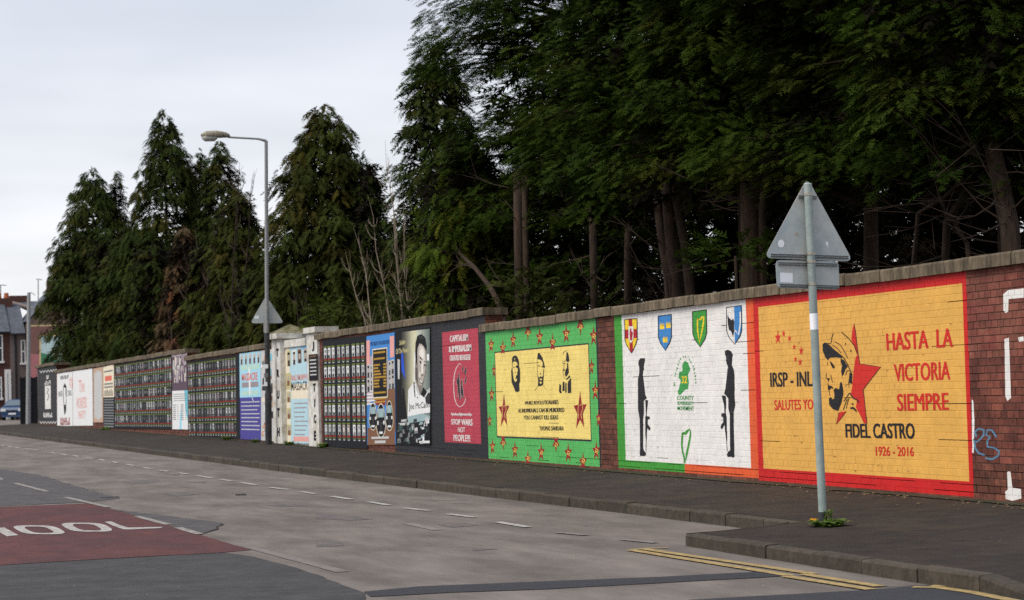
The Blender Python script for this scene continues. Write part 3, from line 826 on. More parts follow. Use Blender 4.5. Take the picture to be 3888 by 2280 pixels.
# --- end pillar
B8 = Bay(foot(217), foot(146), ZT_5)
r8 = bay_root(B8, 'black painted brick end pillar of the wall with white lettering')
B8.field(M_BLACK, rect=(B8.ya, B8.yb, 2 * CH + 0.05, 99))
build_bay(B8, r8, 0.03, 100); build_coping(B8, r8, B8.ya - 0.25, B8.yb + 0.25, over=0.1, depth=0.75)
eb = MB()
for k in range(24):
    z0 = ZT_5(B8.ya) - (k + 1) * CH; x = XW + 0.004
    for w in ((0.23, 0.115, 0.23) if k % 2 else (0.115, 0.23, 0.23)):
        eb.rv = random.random(); eb.box((x, B8.ya - 0.012, z0 + 0.005), (x + w - 0.008, B8.ya + 0.02, z0 + CH - 0.005), M_BRICK); x += w
eb.build('end_bricks', r8, kind='stuff')
def marks(q, n, m, layer):
    """a line of hand lettering too far off to read: unequal upright dabs"""
    out = []; rr = random.Random(n)
    for k in range(n):
        u0 = (k + 0.1) / n; u1 = u0 + 0.55 / n; v0 = rr.choice((0, 0, 0.1, 0.4)); v1 = rr.choice((1, 1, 0.9, 0.6))
        out.append(([[bil(q, u0, v0), bil(q, u1, v0), bil(q, u1, v1), bil(q, u0, v1)]], m, layer))
        if rr.random() < 0.7:
            vm = rr.choice((0.1, 0.45, 0.8))
            out.append(([[bil(q, u0, vm), bil(q, u0 + 0.85 / n, vm), bil(q, u0 + 0.85 / n, vm + 0.18), bil(q, u0, vm + 0.18)]], m, layer + 0.3))
    return out
for q, n in ((C1([(372, 900), (392, 896), (392, 930), (372, 932)]), 2), (C1([(358, 946), (408, 938), (408, 976), (358, 980)]), 6), (C1([(348, 1200), (420, 1198), (420, 1236), (348, 1238)]), 7)):
    art(B8, r8, 'painted_lettering', marks(q, n, M_WHITE, 2))
art(B8, r8, 'painted_sheet', [([C1([(360, 985), (406, 980), (408, 1168), (362, 1170)])], M_WHITE, 2)] + [([q], M_INK, 3) for q in ribbon(C1([(372, 1000), (392, 1010), (376, 1040), (394, 1060), (380, 1100)]), 2.5)])
zig = []
for y in (870, 1275):
    zig += [([q], M_WHITE, 2) for q in ribbon(C1([(320 + j * 11, y + (10 if j % 2 else -6) + (0 if y > 1000 else -j * 1.2)) for j in range(13)]), 3.2)]
art(B8, r8, 'painted_border', zig)

# small losses in the paint where joints and arrises have flaked
def chips(B, root, n, seed):
    rr = random.Random(seed); mb = MB()
    for _ in range(n):
        y = rr.uniform(B.ya + .1, B.yb - .1); k = rr.randrange(3, B.nc - 1); t = k * CH + rr.choice((rr.uniform(-.006, .006), rr.uniform(.01, CH - .01)) if rr.random() < .6 else (rr.uniform(-.005, .005),))
        w = rr.uniform(.012, .07) if abs(t - k * CH) < .007 else rr.uniform(.006, .02); h = rr.uniform(.003, .007) if w > .02 else rr.uniform(.005, .014)
        q = [(y + w * a, t + h * c_) for a, c_ in ((-.5, -.2), (-.2, .5), (.3, .4), (.5, -.1), (.1, -.5))]
        lay(B, mb, [((q[0][0], B.w(q[0][0], q[0][1])), (q[i][0], B.w(q[i][0], q[i][1])), (q[i + 1][0], B.w(q[i + 1][0], q[i + 1][1]))) for i in range(1, 4)], rr.choice((M_CHIP, M_CHIP, M_GAP)), 7)
    mb.build('paint_chips', root, kind='stuff')
M_CHIP = mat('chipped brick', s2l((124, 92, 76)), .9)
for B_, r_, n_ in ((B1, r1, 90), (B2, r2, 110), (B3, r3, 60), (B4, r4, 40)): chips(B_, r_, n_, n_)
# ------------------------------------------------------------------ boards, posters and banners fixed to the wall
M_BOARD = mat('black board', s2l((34, 35, 39)), 0.8, 0.12, 2, spec=0.12)
M_BEDGE = mat('board edge', s2l((60, 58, 56)), 0.6)
def pr(name, c, rough=0.75): return mat('print ' + name, s2l(c), rough, 0.08, 3.0, spec=0.15)
P_WHITE = pr('white', (224, 224, 222)); P_PALE = pr('pale grey', (190, 190, 188)); P_GREY = pr('grey', (120, 122, 122)); P_DK = pr('charcoal', (52, 52, 54)); P_INK = pr('black', (26, 26, 28))
P_LIME = pr('lime', (106, 120, 46)); P_RED = pr('red', (138, 40, 38)); P_OLIVE = pr('olive green', (80, 96, 56)); P_SKY = pr('sky blue', (84, 148, 206)); P_AQUA = pr('aqua', (158, 208, 226)); P_TEAL = pr('teal', (112, 184, 200))
P_VIOLET = pr('violet blue', (76, 70, 142)); P_CREAM = pr('cream', (226, 214, 190)); P_GOLD = pr('gold', (176, 136, 52)); P_TAN = pr('tan', (196, 150, 122)); P_BROWN = pr('brown', (124, 88, 66)); P_MAUVE = pr('mauve', (176, 158, 166))
P_SALMON = pr('salmon', (214, 110, 92)); P_LILAC = pr('lilac grey', (150, 138, 142)); P_SKIN = pr('portrait grey', (172, 160, 152)); P_KHAKI = pr('khaki', (188, 178, 132)); P_ROYAL = pr('royal blue', (44, 84, 200)); P_BOTTLE = pr('bottle green', (60, 82, 80)); P_FOG = pr('fog', (150, 172, 174)); P_PINK = pr('pink', (222, 160, 150))
XB = XW - 0.022
class Board:
    def __init__(s, name, label, cat, q, face, group=None, th=0.016, x=XB):
        s.x = x
        s.w = [hx(p, x) for p in q]; s.px = q
        c = sum((p for p in s.w), Vector()) / 4
        s.root = empty(name, label, cat, group, (x + th / 2, c.y, min(p.z for p in s.w)))
        b = MB()
        b.prism([(x, p.y, p.z) for p in s.w], (th, 0, 0), face)
        b.build('panel', s.root, recalc=True)
    def lay(s, mb, tris, m, layer=1):
        for t in tris:
            a = (t[1][0] - t[0][0]) * (t[2][1] - t[0][1]) - (t[2][0] - t[0][0]) * (t[1][1] - t[0][1])
            if a > 0: t = t[::-1]
            mb.poly([(s.x - 0.0012 * layer, y, z) for y, z in t], m)
    def pts(s, pts):
        return [(p.y, p.z) for p in (hx(q, s.x) for q in pts)]
    def art(s, name, items, **tags):
        mb = MB()
        for loops, m, layer in items:
            s.lay(mb, tris_of([s.pts(l) for l in loops]), m, layer)
        return mb.build(name, s.root, **tags)
    def uv(s, u0, u1, v0, v1):
        """photo-pixel quad for the part of the board between these fractions (v up)"""
        return [bil(s.px, u0, v1), bil(s.px, u1, v1), bil(s.px, u1, v0), bil(s.px, u0, v0)]
    def bar(s, u0, u1, v0, v1, m, layer=1):
        return ([s.uv(u0, u1, v0, v1)], m, layer)
    def text(s, name, t, q, m, layer=2, bold=0.0, **tags):
        w = s.pts(q); mb = MB()
        s.lay(mb, [tuple(bil(w, *p) for p in g) for g in glyphs(t, bold)], m, layer)
        return mb.build(name, s.root, **tags)
    def poly_uv(s, pts, m, layer=1):
        return ([[bil(s.px, u, v) for u, v in pts]], m, layer)

P_CARDW = pr('card white', (186, 186, 184))
def card_mesh(w, h, rr, dim=False):
    """one portrait card: lime name strip, monochrome photograph, red, green and white strips; origin at its centre"""
    b = MB()
    def r(u0, u1, v0, v1, m, l):
        b.poly([(-0.0012 * l, (0.5 - u0) * w, (v0 - 0.5) * h), (-0.0012 * l, (0.5 - u1) * w, (v0 - 0.5) * h), (-0.0012 * l, (0.5 - u1) * w, (v1 - 0.5) * h), (-0.0012 * l, (0.5 - u0) * w, (v1 - 0.5) * h)], m)
    r(0, 1, 0.92, 1.0, P_LIME, 1)
    bgm = rr.choice((P_CARDW, P_GREY, P_BROWN, P_DK, P_LILAC, P_DK)) if dim else rr.choice((P_WHITE, P_WHITE, P_CARDW, P_PALE, P_SKIN))
    r(0.11, 0.89, 0.29, 0.89, bgm, 1)
    fc = rr.choice((P_SKIN, P_PALE, P_GREY)) if bgm is not P_SKIN else P_WHITE
    c = 0.5 + rr.uniform(-0.08, 0.08)
    def el(cx, cy, rx, ry, m, l, n=8):
        b.poly([(-0.0012 * l, (0.5 - cx - rx * math.cos(a)) * w, (cy + ry * math.sin(a) - 0.5) * h) for a in (2 * math.pi * i / n for i in range(n))], m)
    el(c, 0.71, 0.20, 0.10, P_INK, 2); el(c, 0.67, 0.15, 0.09, fc, 3)
    r(max(0.13, c - 0.26), min(0.87, c + 0.26), 0.30, 0.48, rr.choice((P_DK, P_INK, P_GREY)), 2); r(c - 0.10, c + 0.10, 0.49, 0.56, fc, 3)
    r(0, 1, 0.17, 0.27, P_RED, 1); r(0, 1, 0.08, 0.165, P_OLIVE, 1); r(0.2, 0.8, 0.0, 0.05, P_PALE, 1)
    return b.mesh('portrait_card')
def cards(B, cols, wfrac, rows, hfrac, seed=1, dim=False):
    rr = random.Random(seed)
    W = (Vector((B.w[0].y, 0)) - Vector((B.w[1].y, 0))).length; H = (B.w[0].z - B.w[3].z + B.w[1].z - B.w[2].z) / 2
    ms = [card_mesh(wfrac * W, hfrac * H, rr, dim) for _ in range(12)]
    for v in rows:
        for u in cols:
            y, z = bil([(p.y, p.z) for p in B.w], u + wfrac / 2, 1 - v - hfrac / 2)
            link('portrait_card', rr.choice(ms), B.root, (B.x - 0.0006, y, z))

# memorial boards
m1 = Board('memorial_board', 'black memorial board with nine columns of portrait cards beside taxi poster', 'board', mem1_q, M_BOARD)
cards(m1, [.035, .13, .225, .355, .457, .56, .69, .79, .895], .074, [.062, .240, .417, .592, .772], .160, 3)
m2 = Board('memorial_board', 'black memorial board of portrait cards beside the violet banner', 'board', mem2_q, M_BOARD)
cols = [i * 0.0505 + (0.02 if i > 2 else 0) + (0.012 if i > 5 else 0) + 0.01 for i in range(18)]
cards(m2, cols, .038, [.03, .22, .415, .605, .795], .168, 5, True)
m3 = Board('memorial_board', 'longest black memorial board, rows of tiny portrait cards on far wall', 'board', mem3_q, M_BOARD)
cards(m3, [0.012 + i * 0.0366 for i in range(27)], .027, [.025, .215, .405, .595, .785], .175, 9, True)

# taxi poster
T = Board('poster_board', 'tall colour poster with black cabs and list of names', 'poster', car_q, pr('poster blue', (70, 132, 196)))
T.art('print', [T.poly_uv([(0, .36), (.27, .42), (.27, .83), (.08, .80), (0, .74)], P_MAUVE, 1), T.bar(.76, 1, .38, .76, P_LILAC, 1), T.bar(.68, 1, .12, .50, P_BROWN, 1.5), T.bar(0, .12, .72, .96, P_PINK, 2), T.bar(.84, .99, .78, .97, P_PINK, 2),
    T.bar(.33, .66, .36, .47, P_RED, 1.2), T.bar(.02, .98, 0, .16, P_BROWN, 1.2)] + [T.bar(0, .30, .37 + .03 * k, .383 + .03 * k, P_WHITE, 2) for k in range(5)])
T.art('name_panel', [T.bar(.215, .745, .425, .875, P_CREAM, 3), T.bar(.235, .725, .435, .865, P_INK, 3.6)] + [T.bar(.26, .26 + w, .83 - .028 * k, .846 - .028 * k, P_GOLD, 4.4) for k, w in enumerate((.42, 0, .40, 0, .22, .16, .22, .26, .34, .2, .17, .2, 0, .42, 0, .43, .40))] + [T.bar(.60, .70, .83 - .028 * k, .846 - .028 * k, P_GOLD, 4.4) for k in range(4, 12)])
for u0, u1, v0, v1 in ((.01, .12, .62, .74), (.13, .21, .62, .73), (.01, .12, .49, .61), (.13, .21, .50, .60), (.78, .87, .62, .75), (.88, .99, .63, .76), (.78, .87, .50, .62), (.88, .99, .50, .63)):
    T.art('photograph', [T.bar(u0, u1, v0, v1, P_PALE, 2.4), T.bar(u0 + .02, u1 - .02, v0, v0 + .05, P_DK, 3), T.bar(u0 + .03, u1 - .03, v0 + .045, v1 - .02, P_SKIN, 3.4), T.bar(u0 + .025, u1 - .025, v1 - .035, v1 - .012, P_INK, 3.8)])
T.text('lettering', 'WEST BELFAST TAXI ASSOCIATION', T.uv(.14, .82, .905, .94), pr('navy', (34, 54, 110)), 2, .02)
for cx, cy, w, h in ((.22, .26, .30, .24), (.50, .22, .34, .30), (.80, .26, .28, .26)):
    e = [(cx + w / 2 * math.cos(a) * (1 if math.sin(a) < 0 else .8), cy + h / 2 * math.sin(a)) for a in (i * math.pi / 8 for i in range(16))]
    T.art('printed_cab', [T.poly_uv([(cx + (x - cx) * 1.1, cy + (y - cy) * 1.06) for x, y in e], P_CREAM, 4), T.poly_uv(e, P_INK, 4.6), T.bar(cx - w * .3, cx + w * .3, cy + h * .1, cy + h * .36, P_FOG, 5.2), T.bar(cx - w * .38, cx - w * .24, cy - h * .12, cy - .01 * h, P_WHITE, 5.2), T.bar(cx + w * .24, cx + w * .38, cy - h * .12, cy - .01 * h, P_WHITE, 5.2), T.bar(cx - w * .12, cx + w * .12, cy - h * .3, cy - .02 * h, P_DK, 5.2), T.bar(cx - .06, cx + .06, cy - h * .4, cy - h * .33, P_WHITE, 5.8)])
T.art('caption', [T.bar(.16, .78, .055, .075, P_PALE, 6), T.bar(.28, .66, .015, .04, P_PALE, 6)])

# portrait poster in sepia
J = Board('poster_board', 'tall sepia portrait poster of a smiling man on the black wall', 'poster', joe_q, P_INK)
def KJ(*p): return [K5(list(p))]
def tone(name, a, b, t): return pr('%s %02d' % (name, int(t * 20)), tuple(a[i] + (b[i] - a[i]) * t for i in range(3)))
it = []
for k in range(24):              # backdrop fades from black at the side over pale olive to grey
    u = k / 24; c = tone('sepia', (34, 34, 34), (206, 202, 170), min(1, max(0, (u - .12) / .36))) if u < .62 else tone('mist', (196, 200, 184), (96, 108, 104), (u - .62) / .38)
    it.append(J.bar(u, u + 1 / 24 + .002, .22, .985, c, 1))
it += [J.bar(0, .17, .02, .99, P_INK, 1.3), (KJ((30, 420), (58, 430), (55, 660), (35, 660)), P_PALE, 2), (KJ((230, 345), (252, 330), (250, 700), (222, 720)), P_WHITE, 2), (KJ((380, 365), (408, 362), (408, 440), (382, 440)), P_WHITE, 3),
    (KJ((90, 770), (112, 775), (120, 900), (130, 960), (145, 1130), (60, 1150)), P_INK, 2), (KJ((160, 790), (228, 690), (300, 840), (360, 860), (416, 760), (418, 1060), (300, 1075), (150, 1108)), P_WHITE, 2), (KJ((360, 880), (416, 790), (418, 960), (370, 950)), P_DK, 2.6), (KJ((370, 800), (416, 780), (417, 830)), P_PALE, 2.8)]
rr = random.Random(12)
for k in range(70):              # mottled crowd at the foot
    u, v = rr.uniform(.02, .9), rr.uniform(.0, .20); w, h = rr.uniform(.03, .12), rr.uniform(.01, .05)
    lt_ = max(0, 1 - abs(u - .72) * 3); it.append(J.poly_uv([(u, v), (u + w, v + .005), (min(.99, u + w * .9), v + h), (u + .01, v + h * .8)], rr.choice((P_WHITE, P_PALE, P_FOG) if rr.random() < lt_ else (P_DK, P_INK, P_BOTTLE, P_GREY)), 3 + .03 * k))
it.append((KJ((150, 1108), (300, 1075), (416, 1100), (416, 1150), (160, 1190)), P_FOG, 2.5))
J.art('print', it)
F_ = [pr('skin %d' % k, c) for k, c in enumerate(((84, 76, 72), (132, 122, 114), (176, 166, 156), (206, 198, 188), (226, 220, 212)))]
J.art('printed_portrait', [(KJ((250, 330), (275, 225), (330, 200), (372, 300), (376, 450), (366, 580), (335, 730), (305, 842), (270, 790), (240, 660), (238, 560)), F_[1], 4), (KJ((268, 330), (285, 240), (330, 240), (366, 320), (372, 450), (362, 570), (330, 720), (305, 800), (285, 720), (278, 560)), F_[2], 4.4), (KJ((285, 340), (300, 262), (335, 270), (358, 330), (365, 450), (330, 520), (300, 440)), F_[3], 4.8),
    (KJ((300, 320), (335, 300), (352, 360), (340, 420), (310, 400)), F_[4], 5.0), (KJ((318, 470), (334, 480), (342, 590), (318, 600)), F_[4], 5.0), (KJ((295, 560), (315, 600), (300, 660), (282, 620)), F_[3], 5.0), (KJ((250, 520), (268, 530), (272, 700), (252, 660)), F_[0], 4.6), (KJ((280, 740), (320, 730), (305, 800)), F_[1], 4.9),
    (KJ((243, 340), (246, 235), (268, 145), (318, 122), (362, 165), (378, 260), (376, 330), (358, 290), (330, 250), (296, 232), (272, 290), (266, 420), (262, 500), (250, 470)), P_INK, 5.2), (KJ((282, 150), (325, 140), (345, 180), (300, 185)), P_DK, 5.5),
    (KJ((288, 388), (312, 400), (332, 430), (328, 438), (305, 416)), P_INK, 5.6), (KJ((345, 440), (368, 450), (368, 460), (346, 452)), P_INK, 5.6), (KJ((294, 448), (308, 440), (322, 468), (308, 478)), P_INK, 5.6), (KJ((346, 486), (362, 482), (370, 500), (354, 508)), P_INK, 5.6), (KJ((316, 606), (342, 600), (338, 620), (320, 620)), F_[0], 5.6),
    (KJ((288, 640), (312, 672), (336, 690), (330, 722), (304, 704)), F_[0], 5.6), (KJ((298, 662), (332, 694), (326, 708), (306, 690)), P_WHITE, 6.0),
    (KJ((308, 846), (340, 755), (382, 810), (350, 880)), P_INK, 5.8), (KJ((222, 700), (232, 690), (245, 870), (236, 880)), P_INK, 4.8), (KJ((262, 885), (270, 868), (278, 890)), P_INK, 4.8), (KJ((255, 700), (300, 842), (290, 860), (245, 760)), P_PALE, 4.2)], label='monochrome portrait of a smiling dark haired man in open collar')
J.art('blue_flag', [(KJ((75, 345), (95, 350), (125, 670), (80, 560)), P_ROYAL, 3)])
J.text('lettering', 'Soldier', K5([(55, 200), (128, 185), (130, 240), (55, 260)]), P_KHAKI, 3, .03)
J.text('lettering', 'Of The People', K5([(12, 300), (168, 280), (170, 350), (12, 385)]), P_KHAKI, 3, .03)
J.text('lettering', 'Joe McCann', K5([(165, 950), (410, 925), (412, 1020), (167, 1050)]), P_DK, 4, 0.0)
J.art('caption', [(KJ((75, 1145), (135, 1140), (136, 1165), (76, 1170)), P_PALE, 3.5), (KJ((45, 1185), (170, 1178), (170, 1210), (45, 1215)), P_PALE, 3.5), (KJ((290, 1400), (415, 1395), (415, 1425), (292, 1425)), P_WHITE, 3.8)])

# violet and aqua banner
V = Board('poster_board', 'violet and pale blue banner reading massacre with rows of small text', 'poster', mas_q, P_AQUA)
V.art('print', [V.bar(0, 1, 0, .485, P_VIOLET, 1), V.bar(.05, .95, .80, .86, pr('lime wash', (176, 208, 196)), 1.2), V.bar(.08, .9, .51, .56, pr('lime wash', (176, 208, 196)), 1.2), V.bar(.1, .9, .60, .66, P_LILAC, 1.2), V.poly_uv([(.42, .84), (.5, .80), (.52, .52), (.45, .5)], P_WHITE, 1.8), V.poly_uv([(.55, .49), (.62, .47), (.70, .42), (.66, .43)], P_WHITE, 2)])
V.text('lettering', 'MASSACRE', C2([(1392, 592), (1552, 570), (1553, 655), (1394, 668)]), P_SALMON, 2.4, .02)
V.art('small_print', [V.bar(.06, .94 - .1 * (k % 3 == 2), .425 - .045 * k, .437 - .045 * k, P_PALE, 2) for k in range(8)])
for k in range(5):
    u = .04 + k * .20
    V.art('photograph', [V.bar(u, u + .13, .865, .985, P_PALE, 2), V.bar(u + .03, u + .10, .87, .93, P_DK, 2.6), V.bar(u + .035, u + .095, .925, .965, P_SKIN, 2.6)])
# torn posters either side of the lamp post
O = Board('poster_board', 'strip of torn overlapping posters behind the lamp post', 'poster', torn_q, P_PALE)
rr = random.Random(4); it = []
for k in range(46):
    u, v = rr.uniform(0, .8), rr.uniform(0, .92); w, h = rr.uniform(.12, .4), rr.uniform(.02, .09)
    it.append(O.poly_uv([(u, v), (min(u + w, 1), v + rr.uniform(-.01, .01)), (min(u + w, 1), min(v + h, 1)), (u + .03, min(v + h * .8, 1))], rr.choice((P_TAN, P_SALMON, P_BROWN, P_WHITE, P_TEAL, P_CREAM, P_GREY, P_DK)), 1 + k * .12))
O.art('torn_paper', it)
# far boards
Wd = Board('poster_board', 'pale woodcut style banner above the white and aqua list', 'poster', wood_q, pr('plum', (92, 74, 86)))
rr = random.Random(8)
Wd.art('print', [Wd.poly_uv([(u, v), (u + .05, v + .01), (u + .06, min(.98, v + h)), (u + .01, min(.99, v + h * .9))], rr.choice((P_CREAM, P_MAUVE, P_PALE, P_LILAC)), 1 + .05 * k) for k, (u, v, h) in enumerate((rr.uniform(.05, .88), rr.uniform(.18, .8), rr.uniform(.1, .3)) for _ in range(60))] + [Wd.bar(0, 1, .93, .985, P_MAUVE, 4.5)])
Ls = Board('poster_board', 'white and aqua board with two columns of names', 'poster', list_q, P_WHITE)
Ls.art('print', [Ls.poly_uv([(.78, 1), (1, 1), (1, .2), (.85, .5)], P_TEAL, .6), Ls.poly_uv([(.5, .4), (.62, .55), (.6, .0), (.45, .0)], P_AQUA, .8)] + [Ls.bar(.08, .92, .90 - .055 * k, .915 - .055 * k, P_GREY, 1.4) for k in range(4)])
Ls.art('name_list', [Ls.bar(u, u + w, .62 - .053 * k, .64 - .053 * k, P_GREY, 2) for k in range(8) for u, w in ((.06, .18), (.34, .05), (.55, .18), (.84, .05))])
Cr = Board('poster_board', 'cream poster with an orange block high on the far wall', 'poster', cream_q, P_CREAM)
Cr.art('print', [Cr.bar(.15, .8, .52, .68, P_SALMON, 1)] + [Cr.bar(.08, .9, v, v + .05, P_GREY, 1) for v in (.80, .40, .30)] + [Cr.bar(.1 + .12 * k, .16 + .12 * k, .04, .2 + .03 * (k % 3), P_DK, 1) for k in range(7)])
Sl = Board('slatted_panel', 'dark panel of grey horizontal bands below the cream poster', 'panel', slat_q, M_BOARD)
for k in range(11):
    Sl.art('slat', [Sl.bar(.03, .97, .04 + .088 * k, .085 + .088 * k, P_GREY, 1.5)])
Be = Board('poster_board', 'beige framed board with a pale shield shape', 'poster', beige_q, pr('beige', (190, 160, 138)))
Be.art('print', [Be.poly_uv([(.12, .9), (.5, .95), (.88, .9), (.9, .1), (.5, .04), (.1, .1)], P_PALE, 1)])
Wb = Board('painted_board', 'white board with red handwriting and a face beside the black pillar', 'board', white_q, P_WHITE)
for s_, q in (('The', C1([(632, 940), (676, 925), (678, 1030), (634, 1040)])), ('WORKERS', C1([(612, 1080), (694, 1070), (696, 1160), (614, 1170)])), ('PARTY', C1([(628, 1185), (686, 1180), (687, 1245), (629, 1250)]))):
    Wb.text('lettering', s_, q, P_PINK, 1.5, .01)
Wb.text('lettering', 'HUNGER', C1([(468, 1028), (500, 1024), (500, 1068), (468, 1072)]), P_INK, 1.5, .0)
Wb.text('lettering', 'STRIKE', C1([(541, 1022), (574, 1018), (574, 1062), (541, 1066)]), P_INK, 1.5, .0)
for q, n, m in ((C1([(483, 905), (553, 893), (553, 925), (483, 935)]), 9, P_INK), (C1([(483, 1240), (562, 1236), (562, 1298), (483, 1302)]), 7, P_RED)):
    Wb.art('lettering', marks(q, n, m, 1.5))
Wb.art('painted_face', [([C1([(508, 990), (518, 960), (532, 985), (534, 1060), (530, 1090), (526, 1050), (526, 1000), (514, 995)])], P_INK, 1.5)] + [([q], P_INK, 1.5) for q in ribbon(C1([(509, 990), (507, 1060), (512, 1130), (518, 1215), (528, 1180), (531, 1090)]), 2)] + [([C1([(514, 1140), (526, 1130), (526, 1200), (518, 1215)])], P_INK, 1.7)])
Wb.art('red_scrawl', [([q], P_SALMON, 1.6) for q in ribbon(C1([(572, 940), (560, 925), (562, 990), (578, 1005), (577, 925), (566, 912)]), 2)])
Wb.art('board_joint', [([q], P_GREY, 1.2) for q in ribbon(C1([(582, 872), (584, 1303)]), 1.2)])
# ------------------------------------------------------------------ ground, road, pavement
M_ROAD = mat('worn asphalt', s2l((118, 109, 102)), 0.92, 0.17, 1.3, 0.6, 140, s2l((97, 90, 84)), stretch=(1, 0.3, 1), spec=0.2)
M_DARK = mat('dark tarmac', s2l((72, 70, 69)), 0.9, 0.17, 2.2, 0.6, 150, s2l((62, 61, 61)), spec=0.2)
M_MID = mat('faded tarmac patch', s2l((88, 84, 83)), 0.9, 0.2, 2.2, 0.6, 150, s2l((76, 73, 73)), spec=0.2)
M_TRENCH = mat('trench tarmac', s2l((56, 56, 59)), 0.88, 0.1, 2.2, 0.6, 150, spec=0.2)
M_REDROAD = mat('red surfacing', s2l((90, 55, 53)), 0.9, 0.18, 1.6, 0.5, 150, s2l((78, 52, 51)), stretch=(1, 0.4, 1), spec=0.2)
M_PAVE = mat('pavement tarmac', s2l((57, 49, 41)), 0.92, 0.28, 1.3, 0.7, 120, s2l((47, 42, 38)), spec=0.2)
M_PAVE2 = mat('newer pavement tarmac', s2l((54, 46, 40)), 0.92, 0.26, 1.6, 0.7, 120, s2l((45, 40, 36)), spec=0.2)
M_KERB = mat('kerb concrete', s2l((70, 62, 52)), 0.92, 0.34, 6, 0.5, 60, s2l((60, 54, 45)), objrand=0.16)
M_LINE = mat('road marking white', s2l((176, 171, 164)), 0.85, 0.22, 9, rgb2=s2l((138, 132, 127)))
M_LINE_OLD = mat('worn road marking', s2l((132, 124, 119)), 0.85, 0.25, 12, rgb2=s2l((108, 100, 96)))
M_LINE_MID = mat('half worn marking', s2l((150, 143, 136)), 0.85, 0.25, 14, rgb2=s2l((112, 106, 101)))
M_GHOST = mat('ghost marking', s2l((122, 113, 108)), 0.9, 0.2, 8, rgb2=s2l((106, 98, 93)))
M_YLINE = mat('road marking yellow', s2l((166, 142, 92)), 0.85, 0.2, 10, rgb2=s2l((134, 114, 78)))
M_SOIL = mat('soil and leaf litter', s2l((52, 48, 32)), 0.95, 0.3, 1.5, 0.6, 20, s2l((62, 50, 38)))
M_MOSS = mat('moss and dirt', s2l((60, 54, 38)), 0.95, 0.3, 8, 0.6, 60, s2l((46, 48, 28)))
g = MB(); g.poly([(-900, -300, -0.03), (1200, -300, -0.03), (1200, 1600, -0.03), (-900, 1600, -0.03)], M_SOIL)
g.build('ground', kind='structure')
g = MB(); g.poly([(XW + 0.3, 8, 0.28), (60, 8, 0.9), (60, 125, 0.9), (XW + 0.3, 108, 0.28)], M_SOIL)
g.build('terrain', kind='structure')
g = MB(); g.poly([(-16, -30, 0), (9.6, -30, 0), (9.6, 158, 0), (-16, 158, 0)], M_ROAD)
g.poly([(9.6, 113.5, 0), (60, 113.5, 0), (60, 158, 0), (9.6, 158, 0)], M_ROAD)
road = g.build('road', kind='structure')
KA = [(20.0, 9.06), (22.45, 9.03), (37.2, 8.67), (79.2, 8.32), (160, 7.7)]
def kx(y):
    if y <= KA[0][0]: return KA[0][1]
    for (a, b), (c, d) in zip(KA, KA[1:]):
        if y <= c: return b + (d - b) * (y - a) / (c - a)
    return KA[-1][1]
ZK = 0.126
NOSE = hz((2600, 2074)); JOIN = hz((2952, 1983), ZK); K2X = NOSE.x
Y_JOIN = JOIN.y
g = MB()
ys = [Y_JOIN - 9, Y_JOIN, 22.45, 30, 37.2, 50, 65, 79.2, 95, 113]
for a, b in zip(ys, ys[1:]):
    g.poly([(kx(a) + 0.12, a, ZK), (XW + 0.1, a, ZP), (XW + 0.1, b, ZP), (kx(b) + 0.12, b, ZK)], M_PAVE)
pave = g.build('pavement', kind='structure')
g = MB()
for a, b in zip(ys, ys[1:]):
    for q in range(6):
        ya, yb = a + (b - a) * q / 6, a + (b - a) * (q + 1) / 6
        wa, wb = 0.10 + 0.10 * hash01(int(ya * 7), 1), 0.10 + 0.10 * hash01(int(yb * 7), 1)
        g.poly([(XW - wa, ya, ZP + 0.002), (XW + 0.02, ya, ZP + 0.012), (XW + 0.02, yb, ZP + 0.012), (XW - wb, yb, ZP + 0.002)], M_MOSS)
g.build('moss_strip', pave, kind='stuff')
# build-out of the footway with its own kerb
F = 0.115
g = MB()
front = [(K2X + 0.12, NOSE.y - 0.05, F), (K2X + 0.12, 13.9, F), (K2X + 0.12, 13.1, F), (K2X + 0.1, 12.4, 0.02), (K2X - 0.1, 10, 0.015), (K2X - 0.1, -10, 0.015)]
back = [(9.2, Y_JOIN - 0.1, ZK + 0.002), (9.2, 13.9, ZK + 0.002), (9.2, 13.1, ZK + 0.002), (9.2, 12.4, ZK + 0.002), (9.2, 10, ZK), (9.2, -10, ZK)]
for i in range(5):
    g.poly([front[i], back[i], back[i + 1], front[i + 1]][::-1], M_PAVE2)
nose = [(K2X + 0.02, NOSE.y), (K2X + 0.5, NOSE.y + 0.06), (8.5, NOSE.y + 0.10), (9.06, Y_JOIN)]
g.poly([(K2X + 0.12, NOSE.y - 0.05, F), (K2X + 0.5, NOSE.y + 0.06, F + 0.004), (8.5, NOSE.y + 0.10, F + 0.008), (9.2, Y_JOIN - 0.1, ZK + 0.002)][::-1], M_PAVE2)
for (a, b) in zip(nose, nose[1:]):
    g.poly([(a[0], a[1], 0), (b[0], b[1], 0), (b[0], b[1], F + 0.006), (a[0], a[1], F)], M_PAVE2)
isl = g.build('pavement', kind='structure', recalc=True)
